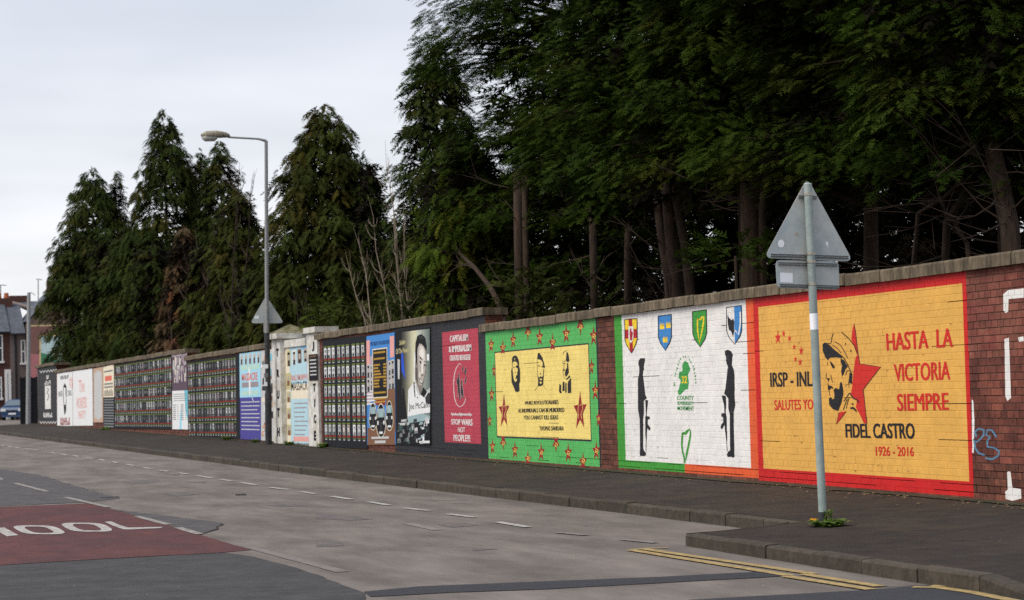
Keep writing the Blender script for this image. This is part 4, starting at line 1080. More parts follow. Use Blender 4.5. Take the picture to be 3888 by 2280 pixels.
def kerb_run(parent, y0, y1, fx, z0, z1, ln=0.9):
    y = y0
    while y < y1 - 0.05:
        e = min(y + ln, y1)
        b = MB(); a, c = y + 0.006, e - 0.006
        dz = random.uniform(-0.006, 0.006); dxx = random.uniform(-0.008, 0.008)
        prof = [(0, -0.05), (0, -0.02), (0.012, -0.006), (0.135, 0.0), (0.135, -0.25), (0, -0.25)]
        pr_ = [(0.0, -0.02), (0.014, -0.004), (0.135, 0.001), (0.135, -0.24), (0.0, -0.24)]
        n = len(pr_)
        for yy in (a, c):
            t = (yy - y0) / (y1 - y0); zt = z0(yy) if callable(z0) else z0 + (z1 - z0) * t
            b.v += [(fx(yy) + px + dxx, yy, zt + pz + dz) for px, pz in pr_]
        for q in range(n):
            w = (q + 1) % n; b.f.append((q, w, n + w, n + q)); b.m.append(0); b.r.append(0.0)
        b.f += [tuple(reversed(range(n))), tuple(range(n, 2 * n))]; b.m += [0, 0]; b.r += [0.0, 0.0]; b.slot(M_KERB)
        b.build('kerb_stone', parent, recalc=True)
        y = e
kerb_run(pave, Y_JOIN - 0.3, 110, kx, ZK, ZK)
kerb_run(isl, 13.1, NOSE.y, lambda y: K2X, F + 0.004, F + 0.004, 0.86)
kerb_run(isl, 12.3, 13.1, lambda y: K2X, lambda y: 0.02 + (F - 0.016) * (y - 12.3) / 0.8, 0, 0.8)

def sheet(parent, name, pts, m, z=0.004, jit=0.0, **tags):
    w = [hz(p, z) for p in pts]
    if jit:
        o = []
        for a, b in zip(w, w[1:] + w[:1]):
            n = max(1, int((b - a).length / 0.25)); nn = Vector((-(b - a).y, (b - a).x, 0)).normalized()
            for k in range(n):
                o.append(a.lerp(b, k / n) + (nn * random.uniform(-jit, jit) if k else Vector()))
        w = o
    b = MB(); i = len(b.v); b.v = [tuple(p) for p in w]
    k = b.slot(m)
    for t in tessellate_polygon([w]):
        a_, b_, c_ = (w[q] for q in t)
        if (b_ - a_).cross(c_ - a_).z < 0: t = t[::-1]
        b.f.append(tuple(t)); b.m.append(k); b.r.append(0.0)
    return b.build(name, parent, **tags)
sheet(road, 'red_surfacing', G1([(-500, 560), (0, 535), (650, 508), (790, 540), (1480, 740), (1850, 850), (1650, 868), (880, 908), (350, 940), (0, 962), (-500, 990)]), M_REDROAD, 0.004, 0.01)
sheet(road, 'tarmac_patch', G1([(-600, 1000), (-100, 969), (0, 965), (350, 943), (880, 911), (1650, 871), (1870, 900), (2100, 960), (2330, 1030)]) + [(1300, 2222), (1385, 2252), (1380, 2300), (1300, 2420), (-300, 2420)], M_DARK, 0.0045, 0.02, label='dark grey tarmac in the near left corner')
sheet(road, 'tarmac_patch', G1([(820, 550), (1240, 600), (1640, 650), (1600, 692), (1500, 730), (1470, 732), (1200, 650), (1000, 598)]), M_MID, 0.0045, 0.03)
sheet(road, 'tarmac_patch', G1([(-300, 250), (0, 255), (300, 300), (620, 400), (880, 470), (640, 498), (0, 528), (-300, 540)]), M_MID, 0.0045, 0.05)
sheet(road, 'trench_patch', [(1380, 2247), (1587, 2227), (2000, 2210), (2500, 2191), (2886, 2171), (2960, 2176), (3000, 2185), (2980, 2187), (2500, 2214), (2077, 2237), (1700, 2250), (1406, 2266)], M_TRENCH, 0.005, 0.015)
sheet(road, 'tarmac_patch', G3([(500, 838), (900, 815), (1550, 780), (1900, 752), (2300, 735), (2520, 745), (2700, 760), (2700, 1000), (300, 1000)]), M_TRENCH, 0.0045, 0.01, label='dark tarmac of the side turning')
def dash(a, b, m=M_LINE, w=0.10, z=0.009, name='lane_dash'):
    A, Bv = hz(a, z), hz(b, z)
    d = (Bv - A); d.z = 0
    n = Vector((-d.y, d.x, 0)).normalized() * w / 2
    b_ = MB(); k = max(1, int(d.length / 0.3)); L = []; R_ = []
    for i in range(k + 1):
        p = A + d * i / k; j = random.uniform(0.86, 1.08)
        L.append(p + n * j); R_.append(p - n * j)
    b_.poly(L + R_[::-1], m)
    o = b_.build(name, road)
    if o.data.polygons[0].normal.z < 0: o.data.flip_normals()
    return o
for (a, b) in (((115, 552), (265, 574)), ((390, 592), (535, 617)), ((650, 638), (825, 657)), ((975, 682), (1175, 707)), ((1335, 740), (1560, 778))):
    dash(*G2([a, b]))
dash(*G2([(1775, 817), (1990, 836)]), M_LINE_OLD); dash(*G2([(2250, 868), (2500, 893)]), M_LINE_OLD)
for (a, b) in (((1050, 243), (1125, 253)), ((1165, 262), (1245, 272)), ((1310, 282), (1385, 292)), ((1440, 302), (1560, 320)), ((1620, 330), (1715, 343)), ((1775, 355), (1890, 371)), ((1985, 390), (2130, 405)), ((2220, 422), (2325, 436)),
               ((930, 220), (990, 230)), ((825, 200), (865, 209)), ((725, 183), (775, 192)), ((630, 170), (685, 178)), ((540, 155), (580, 163)), ((450, 145), (490, 152)), ((370, 133), (410, 140)), ((180, 105), (290, 118)), ((110, 95), (145, 101)), ((60, 87), (85, 92)), ((0, 80), (35, 86))):
    dash(*G1([a, b]))
for (a, b) in (((-60, 300), (15, 333)), ((110, 358), (350, 420)), ((485, 462), (800, 535)), ((1005, 602), (1240, 662)), ((1310, 685), (1470, 733))):
    dash(*G1([a, b]), M_LINE_MID, name='centre_line')
dash(*G1([(1840, 830), (2520, 1010)]), M_GHOST, 0.12, 0.0052, 'worn_line'); dash(*G2([(670, 750), (900, 800)]), M_LINE_OLD, 0.12, 0.0052, 'worn_line')
dash(*G2([(800, 584), (1400, 575)]), M_LINE_OLD, 0.05, 0.0052, 'worn_line')
# SCHOOL on the red surfacing (its last letters in view)
sheet(road, 'road_letter', G1([(770, 643), (822, 641), (880, 668), (945, 686), (1200, 680), (1180, 690), (960, 700), (905, 698), (830, 672)]), M_LINE, 0.009, 0.004)
def oval(cx, cy, w, h, sk, t):
    o, i_ = [], []
    for k in range(24):
        a = 2 * math.pi * k / 24; c_, s_ = math.cos(a), math.sin(a)
        c_ = math.copysign(abs(c_) ** .6, c_); s_ = math.copysign(abs(s_) ** .6, s_)
        o.append((cx + w / 2 * c_ + sk * s_, cy + h / 2 * s_)); i_.append((cx + (w / 2 - t) * c_ + sk * s_ * .8, cy + (h / 2 - 9) * s_))
    return o, i_
for (cx, cy, w, h, sk) in ((288, 702, 330, 66, 55), (640, 683, 330, 66, 52)):
    o, i_ = oval(cx, cy, w, h, sk, 80)
    b = MB(); O_ = [hz(p, 0.009) for p in G1(o)]; I_ = [hz(p, 0.009) for p in G1(i_)]
    for k in range(24):
        b.poly([O_[k], O_[(k + 1) % 24], I_[(k + 1) % 24], I_[k]][::-1], M_LINE)
    b.build('road_letter', road, recalc=True)
sheet(road, 'road_letter', G1([(-40, 688), (35, 685), (135, 742), (50, 750), (0, 722), (-200, 735), (-240, 715), (-20, 705)]), M_LINE, 0.009, 0.004)
def yline(pts, w=0.1):
    b = MB(); P = [hz(p, 0.010) for p in pts]; L, R_ = [], []
    for i, p in enumerate(P):
        d = P[min(i + 1, len(P) - 1)] - P[max(i - 1, 0)]; n = Vector((-d.y, d.x, 0)).normalized() * w / 2
        L.append(p + n); R_.append(p - n)
    for i in range(len(P) - 1):
        b.poly([L[i], L[i + 1], R_[i + 1], R_[i]], M_YLINE)
    b.build('yellow_line', road, recalc=True)
yline(G3([(225, 530), (500, 570), (900, 628), (1250, 680)])); yline(G3([(150, 536), (450, 585), (800, 640), (1105, 690)])); yline(G3([(130, 534), (250, 527), (375, 522)]), 0.05)
yline(G3([(1190, 681), (1420, 718), (1650, 755)])); yline(G3([(1085, 694), (1350, 735), (1600, 774)]))
yline(G3([(1960, 752), (2100, 755), (2300, 777), (2520, 812), (2800, 860)])); yline(G3([(1850, 760), (2000, 762), (2200, 790), (2450, 840), (2700, 900)]))
# cracks, seams and stains
M_CRACK = mat('crack', s2l((40, 37, 35)), 0.95); M_STAIN = mat('oil stain', s2l((84, 78, 75)), 0.85, 0.3, 6, rgb2=s2l((104, 96, 92)))
def crack(parent, pts, w, z, name='crack', m=None, wob=0.03):
    P = [hz(p, z) for p in pts]; Q = []
    for a, c in zip(P, P[1:]):
        n = max(2, int((c - a).length / 0.18)); nn = Vector((-(c - a).y, (c - a).x, 0)).normalized()
        Q += [a.lerp(c, k / n) + nn * random.uniform(-wob, wob) for k in range(n)]
    Q.append(P[-1]); b = MB()
    for i in range(len(Q) - 1):
        d = (Q[i + 1] - Q[i]); nn = Vector((-d.y, d.x, 0)).normalized(); w0, w1 = w * (.4 + .6 * hash01(i, 5)), w * (.4 + .6 * hash01(i + 1, 5))
        b.poly([Q[i] + nn * w0, Q[i + 1] + nn * w1, Q[i + 1] - nn * w1, Q[i] - nn * w0], m or M_CRACK)
    return b.build(name, parent, recalc=True)
crack(road, G2([(1000, 605), (1300, 596), (1700, 580)]), .012, .003); crack(road, G1([(1480, 735), (1560, 710), (1640, 660)]), .02, .006)
crack(road, G1([(880, 911), (1250, 892), (1650, 870)]), .008, .0062); crack(road, G3([(1250, 690), (1700, 757), (1880, 750)]), .015, .006)
crack(road, G2([(1780, 1240), (2520, 1200)]), .006, .0064)
for pts in ([(740, 465), (870, 455), (880, 462), (760, 470)], [(1730, 440), (1810, 436), (1812, 446), (1735, 448)]):
    sheet(road, 'drain_cover', G1(pts), M_CRACK, .006)
for pts in ([(1200, 430), (1420, 420), (1480, 440), (1300, 455)], [(900, 345), (1150, 330), (1180, 350), (960, 365)], [(1360, 350), (1520, 345), (1500, 356)], [(1950, 520), (2200, 510), (2260, 525), (2050, 535)], [(1200, 295), (1330, 290), (1310, 303)]):
    sheet(road, 'stain', G1(pts), M_STAIN, .003, .03)
for pts in ([(0, 680), (200, 690), (430, 720), (250, 730), (0, 712)], [(900, 760), (1080, 748), (1200, 765), (1000, 782)], [(0, 880), (180, 890), (210, 915), (0, 925)], [(1150, 930), (1350, 940), (1150, 955)]):
    sheet(road, 'stain', G2(pts), M_STAIN, .003, .03)
M_SEAM = mat('pavement seam', s2l((36, 33, 31)), 0.95)
def pcrack(pts, w=.008):
    P = []
    for p in pts:
        q = hz(p, .16); q = hz(p, pz(q.x, q.y) + .003); P.append(q)
    b = MB()
    for a, c in zip(P, P[1:]):
        n = max(2, int((c - a).length / .25)); L_ = [a.lerp(c, k / n) for k in range(n + 1)]
        for i in range(n):
            d = L_[i + 1] - L_[i]; nn = Vector((-d.y, d.x, 0)).normalized() * w * (.5 + hash01(i, 9)); b.poly([L_[i] + nn, L_[i + 1] + nn, L_[i + 1] - nn, L_[i] - nn], M_SEAM)
    b.build('pavement_seam', pave, recalc=True)
def pz(x, y):
    k = kx(y) + .12
    return ZK + (ZP - ZK) * max(0, (x - k)) / (XW - k)
pcrack(G2([(1300, 470), (1700, 440), (2200, 415)])); pcrack(G2([(300, 330), (800, 340), (1250, 300)])); pcrack(G2([(1250, 405), (1500, 397)]), .012); pcrack(G2([(1900, 530), (2400, 520)]))
pcrack([(2560, 1865), (2900, 1872), (3200, 1905)], .006)
# scattered grit and bits on the footway
def scatter(name, parent, n, fn, m, s0, s1):
    b = MB(); rr = random.Random(n)
    for _ in range(n):
        x, y, z = fn(rr); s = rr.uniform(s0, s1); a = rr.uniform(0, 6.28)
        p = [(x + s * math.cos(a + k * 2.1) * rr.uniform(.5, 1.2), y + s * math.sin(a + k * 2.1), z + (0.3 * s if k == 0 else 0.003)) for k in range(3)]
        b.poly(p, m)
    return b.build(name, parent, kind='stuff')
def pz(x, y):
    k = kx(y) + .12
    return ZK + (ZP - ZK) * max(0, (x - k)) / (XW - k)
def at_foot(rr):
    y = 18 + 40 * rr.random() ** 1.6; x = XW - 0.03 - abs(rr.gauss(0, 0.22)); return (x, y, pz(x, y) + 0.003)
def on_pave(rr):
    y = 14 + 40 * rr.random() ** 1.7; x = rr.uniform(kx(y) + .2, XW - .1); return (x, y, pz(x, y) + 0.003)
scatter('leaf_litter', pave, 900, at_foot, mat('dry leaf', s2l((132, 112, 80)), 0.9, 0.4, 30), 0.008, 0.028)
scatter('grit', pave, 260, on_pave, mat('pale grit', s2l((150, 140, 128)), 0.9, 0.4, 30), 0.004, 0.014)
scatter('grit', road, 160, lambda rr: (rr.uniform(2, 8.4), 12 + 24 * rr.random(), 0.002), MATS['pale grit'], 0.004, 0.016)

# ------------------------------------------------------------------ gateway
M_LIME = mat('limewash', s2l((216, 214, 208)), 0.85, 0.16, 4, 0.4, 40, s2l((182, 176, 162)))
M_CAP = mat('weathered cap stone', s2l((126, 116, 92)), 0.95, 0.3, 4, 0.6, 30, s2l((84, 84, 52)))
def pillar(xa, xb, ptop, label, capo, pyramid, x0=XW - 0.06, dep=0.75):
    y0, y1 = hx(foot(xa), x0).y, hx(foot(xb), x0).y
    if y0 > y1: y0, y1 = y1, y0
    zt = hx(ptop, x0).z
    r = empty('gate_pillar', label, 'pillar', None, (x0 + dep / 2, (y0 + y1) / 2, ZP))
    b = MB(); b.box((x0, y0, ZP - 0.1), (x0 + dep, y1, zt), M_LIME); b.build('shaft', r)
    b = MB(); b.box((x0 - capo, y0 - capo, zt), (x0 + dep + capo, y1 + capo, zt + 0.13), M_LIME)
    if pyramid:
        c = (x0 + dep / 2, (y0 + y1) / 2, zt + 0.13 + 0.24); q = [(x0 - capo, y0 - capo), (x0 + dep + capo, y0 - capo), (x0 + dep + capo, y1 + capo), (x0 - capo, y1 + capo)]
        for i in range(4):
            j = (i + 1) % 4; b.poly([(*q[i], zt + 0.13), (*q[j], zt + 0.13), c], M_CAP)
    b.build('cap', r)
    return r, x0
ra, xa_ = pillar(1040, 1072, C3([(380, 458)])[0], 'white gate pillar spelling truth, with a pyramid cap', 0.10, True)
rb, xb_ = pillar(1173, 1213, C3([(690, 405)])[0], 'white gate pillar with letters J T I C E and black plaque', 0.06, False, dep=0.45)
def letters(root, x0, items, m=P_INK):
    for ch, q in items:
        w = [(p.y, p.z) for p in (hx(a, x0) for a in q)]
        b = MB()
        for t in glyphs(ch, 0.05):
            t = [bil(w, *p) for p in t]
            if (t[1][0] - t[0][0]) * (t[2][1] - t[0][1]) - (t[2][0] - t[0][0]) * (t[1][1] - t[0][1]) > 0: t = t[::-1]
            b.poly([(x0 - 0.008, y, z) for y, z in t], m)
        b.build('letter', root)
def lb(cx, cy, w, h):
    w *= 1.35
    return C3([(cx - w / 2, cy - h / 2), (cx + w / 2, cy - h / 2 - 3), (cx + w / 2, cy + h / 2), (cx - w / 2, cy + h / 2 + 2)])
letters(ra, xa_, [('T', lb(384, 572, 16, 62)), ('R', lb(389, 745, 15, 66)), ('U', lb(390, 925, 15, 70)), ('T', lb(392, 1075, 16, 74)), ('H', lb(393, 1236, 15, 74))])
letters(rb, xb_, [('J', lb(683, 520, 14, 80)), ('T', lb(693, 865, 18, 66)), ('I', lb(696, 995, 6, 66)), ('C', lb(698, 1128, 14, 72)), ('E', lb(699, 1268, 14, 78))])
b = MB(); q = [hx(p, xb_) for p in C3([(648, 590), (718, 583), (722, 805), (652, 808)])]
b.prism([(xb_ - 0.012, p.y, p.z) for p in q], (0.01, 0, 0), P_INK); b.build('plaque', rb, recalc=True)
b = MB()
for k in range(6):
    y0, y1, z = q[1].y + 0.1, q[0].y - 0.1, q[3].z + 0.12 + k * 0.085
    b.poly([(xb_ - 0.0135, y1, z), (xb_ - 0.0135, y0, z), (xb_ - 0.0135, y0, z + 0.03), (xb_ - 0.0135, y1, z + 0.03)], P_PALE if k < 5 else P_BROWN)
b.build('plaque_text', rb)
# blocked-up gateway between the pillars
XG = XW + 0.10
ygn, ygf = hx(foot(1178), XG).y, hx(foot(1068), XG).y
rg = empty('infill_wall', 'whitewashed wall blocking the old gateway between the white pillars', 'wall', None, (XG + 0.1, (ygn + ygf) / 2, ZP))
za = hx(C3([(640, 448)])[0], XG).z
b = MB(); b.box((XG, ygn, ZP - 0.1), (XG + 0.2, ygf, za - 0.18), M_LIME); b.build('wall_face', rg)
b = MB(); b.box((XG - 0.07, ygn, za - 0.18), (XG + 0.25, ygf, za), M_LIME); b.build('lintel', rg)
P = Board('poster_board', 'pale blue poster reading massacre with four portraits in the blocked gateway', 'poster', C3([(440, 520), (645, 492), (664, 1336), (455, 1330)]), pr('pale aqua', (176, 206, 214)), x=XG - 0.03, th=0.025)
P.art('print', [P.poly_uv([(.55, 1), (1, 1), (1, .0), (.9, .0), (.88, .9)], pr('soft blue', (138, 182, 216)), .8), P.bar(.25, .97, .45, .60, P_CREAM, 1), P.bar(0, .2, 0, 1, P_CREAM, .9), P.bar(.3, .97, .02, .07, P_PINK, 1), P.bar(.02, .25, .55, .72, P_KHAKI, 1.2)]
      + [P.bar(.35, .9 - .05 * (k % 4), .40 - .045 * k, .41 - .045 * k, P_LILAC, 1.6) for k in range(8)])
P.text('lettering', 'MASSACRE', C3([(497, 820), (648, 808), (651, 884), (500, 892)]), P_INK, 2, .01)
P.text('lettering', 'BALLYMURPHY', C3([(500, 762), (635, 750), (638, 800), (503, 808)]), P_SALMON, 2, .01)
for k, (u, c1) in enumerate(((.10, P_KHAKI), (.32, P_WHITE), (.54, P_BROWN), (.78, P_SKIN))):
    P.art('photograph', [P.bar(u, u + .15, .79 + .01 * k, .95, c1, 2), P.bar(u + .03, u + .12, .79 + .01 * k, .85, P_DK, 2.6), P.bar(u + .035, u + .115, .85, .91, P_SKIN, 3), P.bar(u + .03, u + .12, .905, .93, P_INK, 3.2)])
for k in range(4):
    P.art('photograph', [P.bar(.06, .22, .08 + .17 * k, .19 + .17 * k, P_KHAKI, 2), P.bar(.09, .19, .08 + .17 * k, .13 + .17 * k, P_BROWN, 2.6), P.bar(.10, .18, .13 + .17 * k, .17 + .17 * k, P_SKIN, 3)])

# ------------------------------------------------------------------ near road sign seen from behind
M_POST = mat('grey painted steel post', s2l((150, 160, 154)), 0.5, 0.12, 5, 0.1, 40, s2l((134, 146, 142)), metal=0.0, spec=0.4)
M_PLATE = mat('sign back aluminium', s2l((190, 190, 183)), 0.5, 0.1, 3.5, rgb2=s2l((168, 178, 178)), metal=0.0, spec=0.4)
M_RAIL = mat('sign channel', s2l((86, 88, 88)), 0.5); M_BAND = mat('steel band', s2l((176, 166, 150)), 0.35, 0.3, 20, metal=0.7); M_STICK = mat('white sticker', s2l((244, 244, 246)), 0.5)
M_FOOT = mat('black post sleeve', s2l((50, 52, 56)), 0.7, 0.2, 12)
M_FACE = mat('sign face white', s2l((220, 220, 216)), 0.4); M_FACER = mat('sign face red', s2l((190, 30, 36)), 0.4)
base = hz((2026 * 1.54286, 1298 * 1.54286), 0.118); base.z = 0.12
def back_at(p, xoff=0.0):     # a point of the photo on the upright plane through the post, square to the camera
    n = Vector((base.x, base.y, 0)).normalized(); d = ray(p)
    return CAM + d * (((base - CAM).dot(n) + xoff) / d.dot(n))
rs = empty('road_sign', 'grey triangular road sign seen from behind on a leaning post', 'sign', None, tuple(base))
topp = back_at((3067, 702))
ax = (topp - base).normalized()
b = MB(); b.tube([base + ax * 0.13, base + ax * 1.0, topp], [0.038] * 3, M_POST, 16); b.build('post', rs, smooth=False)
b = MB(); b.tube([base - ax * 0.1, base + ax * 0.14], [0.040, 0.040], M_FOOT, 16); b.build('post_sleeve', rs)
b = MB(); m_ = base.lerp(topp, 0.575); b.tube([m_, m_ + ax * 0.15], [0.0388] * 2, M_STICK, 16); b.build('white_band', rs)
b = MB(); b.tube([topp, topp + ax * 0.012], [0.04, 0.034], M_POST, 16); b.build('post_cap', rs)
yaw = math.radians(0.0)
ex = Vector((1, 0.10, 0)).normalized(); ex = (ex - ex.dot(ax) * ax).normalized()
ey = ax.cross(ex)            # away from the camera
if ey.y < 0: ey = -ey
plane_o = base + ey * 0.055
def on_plate(p, off=0.0):
    d = ray(p); return CAM + d * ((plane_o + ey * off - CAM).dot(ey) / d.dot(ey))
def rounded(pts, r, n=5):
    o = []
    k = len(pts)
    for i in range(k):
        a, b_, c = pts[i - 1], pts[i], pts[(i + 1) % k]
        u, v = (a - b_).normalized(), (c - b_).normalized()
        h = math.acos(max(-1, min(1, u.dot(v)))) / 2; dd = min(r / math.tan(h), 0.45 * min((a - b_).length, (c - b_).length))
        p0, p2 = b_ + u * dd, b_ + v * dd
        for j in range(n + 1):
            t = j / n; o.append(p0 * (1 - t) ** 2 + b_ * 2 * t * (1 - t) + p2 * t * t)
    return o
Z8 = crop(2800, 650, 2.9567)
tri = [on_plate(p) for p in Z8([(785, 78), (1300, 1018), (300, 978)])]
ctr = sum(tri, Vector()) / 3
b = MB(); b.prism(rounded(tri, 0.05), ey * 0.004, M_PLATE); o = b.build('triangular_plate', rs, recalc=True)
b = MB(); b.prism([p + ey * 0.0045 for p in rounded(tri, 0.05)], ey * 0.0006, M_FACER); b.prism([p + ey * 0.0056 for p in rounded([ctr + (q - ctr) * 0.74 for q in tri], 0.03)], ey * 0.0006, M_FACE); b.build('sign_face', rs, recalc=True)
rect = [on_plate(p) for p in Z8([(428, 1000), (1135, 1015), (1145, 1335), (448, 1315)])]
b = MB(); b.prism(rounded(rect, 0.05), ey * 0.004, M_PLATE); b.build('lower_plate', rs, recalc=True)
b = MB(); b.prism([p + ey * 0.0045 for p in rounded(rect, 0.05)], ey * 0.0006, M_FACE); b.build('sign_face', rs, recalc=True)
for (a, c) in (((370, 945), (1240, 970)), ((680, 290), (888, 298)), ((455, 1040), (1120, 1055)), ((470, 1283), (1140, 1303))):
    A, C_ = (on_plate(p, -0.003) for p in Z8([a, c]))
    mid = (A + C_) / 2
    b = MB()
    for k in (-1, 1):
        b.obox(mid + ax * 0.009 * k - ey * 0.006, (C_ - A) / 2, ey * 0.008, ax * 0.0035, M_RAIL)
    b.obox(mid - ey * 0.001, (C_ - A) / 2, ey * 0.003, ax * 0.012, M_PLATE)
    b.build('mounting_rail', rs)
for (x, y) in ((800, 268), (820, 935), (825, 1025), (835, 1275)):
    p = on_plate(Z8([(x, y)])[0]); t = (p - base).dot(ax); c = base + ax * t
    b = MB(); b.tube([c - ax * 0.012, c + ax * 0.012], [0.0415] * 2, M_BAND, 16); b.build('clamp_band', rs)
cst = on_plate(Z8([(490, 815)])[0], -0.0015)
b = MB(); b.poly([cst + ex * 0.0345 * math.cos(a) + ax * 0.0375 * math.sin(a) for a in (2 * math.pi * i / 20 for i in range(20))], M_STICK); b.build('round_sticker', rs)
b = MB(); b.poly([on_plate(p, -0.0015) for p in Z8([(478, 1140), (620, 1146), (622, 1255), (480, 1250)])], M_STICK); b.build('square_sticker', rs)
b = MB(); b.poly([on_plate(p, -0.0015) for p in Z8([(988, 795), (1012, 790), (1022, 830), (1005, 835), (1036, 885), (998, 840)])], M_STICK); b.build('torn_sticker', rs)
b = MB(); b.poly([on_plate(p, -0.0012) for p in Z8([(640, 705), (672, 690), (690, 712), (676, 735), (650, 722)])], M_BAND); b.build('dent_mark', rs)

# dandelion clump at the post
M_LEAF = mat('weed leaf', s2l((88, 118, 44)), 0.6, 0.3, 20, rgb2=s2l((112, 128, 58)), transl=0.3); M_PETAL = mat('dandelion petal', s2l((240, 180, 20)), 0.6)
def weed(loc, label, n, rad, h, seed, flowers=0, group=None, spike=False, cat='weed', name='weed_clump'):
    rr = random.Random(seed); loc = Vector(loc)
    r = empty(name, label, cat, group, tuple(loc))
    b = MB()
    for k in range(n):
        a = rr.uniform(0, 6.283); L = rad * rr.uniform(.45, 1.1); hh = h * rr.uniform(.3, 1.0); w = L * rr.uniform(.10, .2)
        d = Vector((math.cos(a), math.sin(a), 0)); s_ = Vector((-d.y, d.x, 0)); p0 = loc + d * rr.uniform(0, rad * .5) + s_ * rr.uniform(-.3, .3) * rad
        P_ = [p0 + d * L * t * .7 + Vector((0, 0, hh * math.sin(min(1, t * 1.2) * 2.0))) for t in (0, .35, .7, 1)]
        ws = (w * .3, w, w * .9, 0)
        for i in range(3):
            q = [P_[i] - s_ * ws[i], P_[i] + s_ * ws[i], P_[i + 1] + s_ * ws[i + 1], P_[i + 1] - s_ * ws[i + 1]]
            b.poly(q if ws[i + 1] else q[:3], M_LEAF)
    if spike:
        for k in range(3):
            q0 = loc + Vector((rr.uniform(-.05, .12), rr.uniform(-.05, .05), 0)); hh = h * rr.uniform(1.6, 2.4)
            b.tube([q0, q0 + Vector((.02, 0, hh))], [.006, .003], M_LEAF, 5)
            for j in range(12):
                z = hh * (.3 + .06 * j); a = rr.uniform(0, 6.28); q1 = q0 + Vector((.02 * z / hh, 0, z)); d = Vector((math.cos(a), math.sin(a), .4)) * .05
                s_ = Vector((-d.y, d.x, 0)) * .25
                b.poly([q1 - s_, q1 + s_, q1 + d], M_LEAF)
    b.build('leaves', r)
    for k in range(flowers):
        a = (2.9, 2.2, 4.2)[k % 3]; p = loc + Vector((math.cos(a) * rad * (.55 + .35 * (k % 2)), math.sin(a) * rad * .6, h * .75))
        f = MB(); f.tube([p - Vector((0, 0, h * .6)), p], .004, M_LEAF, 5)
        for j in range(12):
            a0 = j * math.pi / 6
            f.poly([p, p + Vector((math.cos(a0) * .026, math.sin(a0) * .026, .012)), p + Vector((math.cos(a0 + .5) * .026, math.sin(a0 + .5) * .026, .012))], M_PETAL)
            f.poly([p + Vector((0, 0, .012)), p + Vector((math.cos(a0) * .016, math.sin(a0) * .016, .022)), p + Vector((math.cos(a0 + .5) * .016, math.sin(a0 + .5) * .016, .022))], M_PETAL)
        f.build('flower', r)
    return r
weed(base + Vector((0.03, -0.02, 0)), 'dandelion clump with yellow flowers round the foot of the sign post', 120, 0.20, 0.075, 5, 2, spike=True, name='dandelion_clump', cat='weeds')
def wfoot(px, d=0.12):
    p = hx(foot(px)); return (XW - d, p.y, ZP)
weed(wfoot(1245), 'green weeds at the wall foot below the nearest memorial board', 60, 0.2, 0.11, 21, 1)
weed(wfoot(1120), 'low weeds below the blocked gateway poster', 50, 0.2, 0.1, 23)
weed(wfoot(880), 'weeds below the violet banner', 36, 0.2, 0.10, 22)
weed(wfoot(985), 'weeds beside the lamp post foot', 36, 0.18, 0.09, 24)
weed(wfoot(415), 'small weeds at the foot of the far memorial board', 40, 0.3, 0.14, 25)

# ------------------------------------------------------------------ street lamp with a sign
M_GALV = mat('galvanised steel', s2l((150, 150, 148)), 0.5, 0.15, 4, metal=0.2); M_BLKP = mat('black painted post', s2l((44, 44, 48)), 0.5, 0.2, 8, rgb2=s2l((64, 62, 62)))
M_LENS = mat('lantern bowl', s2l((178, 176, 168)), 0.3); M_LANT = mat('lantern housing', s2l((150, 142, 122)), 0.8, 0.3, 14, rgb2=s2l((104, 98, 84)))
XL = XW - 0.28
lf = hx(D(661, 1092), XL); lf.z = ZP
lt = hx(D(655, 347), XL); lm = hx(D(657, 820), XL)
rl = empty('street_lamp', 'tall grey street lamp on a black lower post with a triangular sign', 'lamp post', None, tuple(lf))
axl = (lt - lf).normalized()
b = MB(); b.tube([lf, lf + axl * 1.25], [0.085, 0.085], M_BLKP, 12); b.tube([lf + axl * 1.25, lf + axl * 1.35, lm], [0.085, 0.068, 0.066], M_BLKP, 12); b.build('lower_post', rl)
b = MB(); b.tube([lm, lt.lerp(lm, .45), lt], [0.05, 0.046, 0.042], M_GALV, 12); b.build('post', rl)
e1, e2, e3 = hx(D(652, 349), XL), hx(D(562, 339), XL - 1.2), hx(D(497, 334), XL - 2.0)
bt = Vector((XL, lt.y, e1.z)); arm_end = hy(D(560, 338), lt.y - 0.1); arm_end2 = hy(D(495, 335), lt.y - 0.15)
b = MB(); b.tube([bt, bt.lerp(arm_end, .2) + Vector((0, 0, .03)), arm_end], [0.04, 0.026, 0.024], M_GALV, 8); b.build('arm', rl)
dl = (arm_end2 - arm_end); dl.z = 0; Ln = dl.length; dl.normalize(); sl = Vector((-dl.y, dl.x, 0))
def loft(b, stations, m, n=12):
    i0 = len(b.v); k = b.slot(m)
    for (c, rx, rz, zf) in stations:
        for q in range(n):
            a = 2 * math.pi * q / n; z = math.sin(a) * rz
            if z < 0: z *= zf
            b.v.append(tuple(c + sl * math.cos(a) * rx + Vector((0, 0, z))))
    for j in range(len(stations) - 1):
        for q in range(n):
            a = i0 + j * n + q; c = i0 + j * n + (q + 1) % n
            b.f.append((a, c, c + n, a + n)); b.m.append(k); b.r.append(0.0)
    b.f.append(tuple(i0 + q for q in range(n))); e = i0 + (len(stations) - 1) * n; b.f.append(tuple(e + q for q in reversed(range(n)))); b.m += [k, k]; b.r += [0.0, 0.0]
b = MB(); loft(b, [(arm_end + dl * t * Ln + Vector((0, 0, .02)), rx, rz, .35) for t, rx, rz in ((-.08, .04, .05), (.05, .09, .10), (.4, .14, .14), (.8, .12, .12), (1.0, .04, .05))], M_LANT); b.build('lantern', rl, smooth=True, recalc=True)
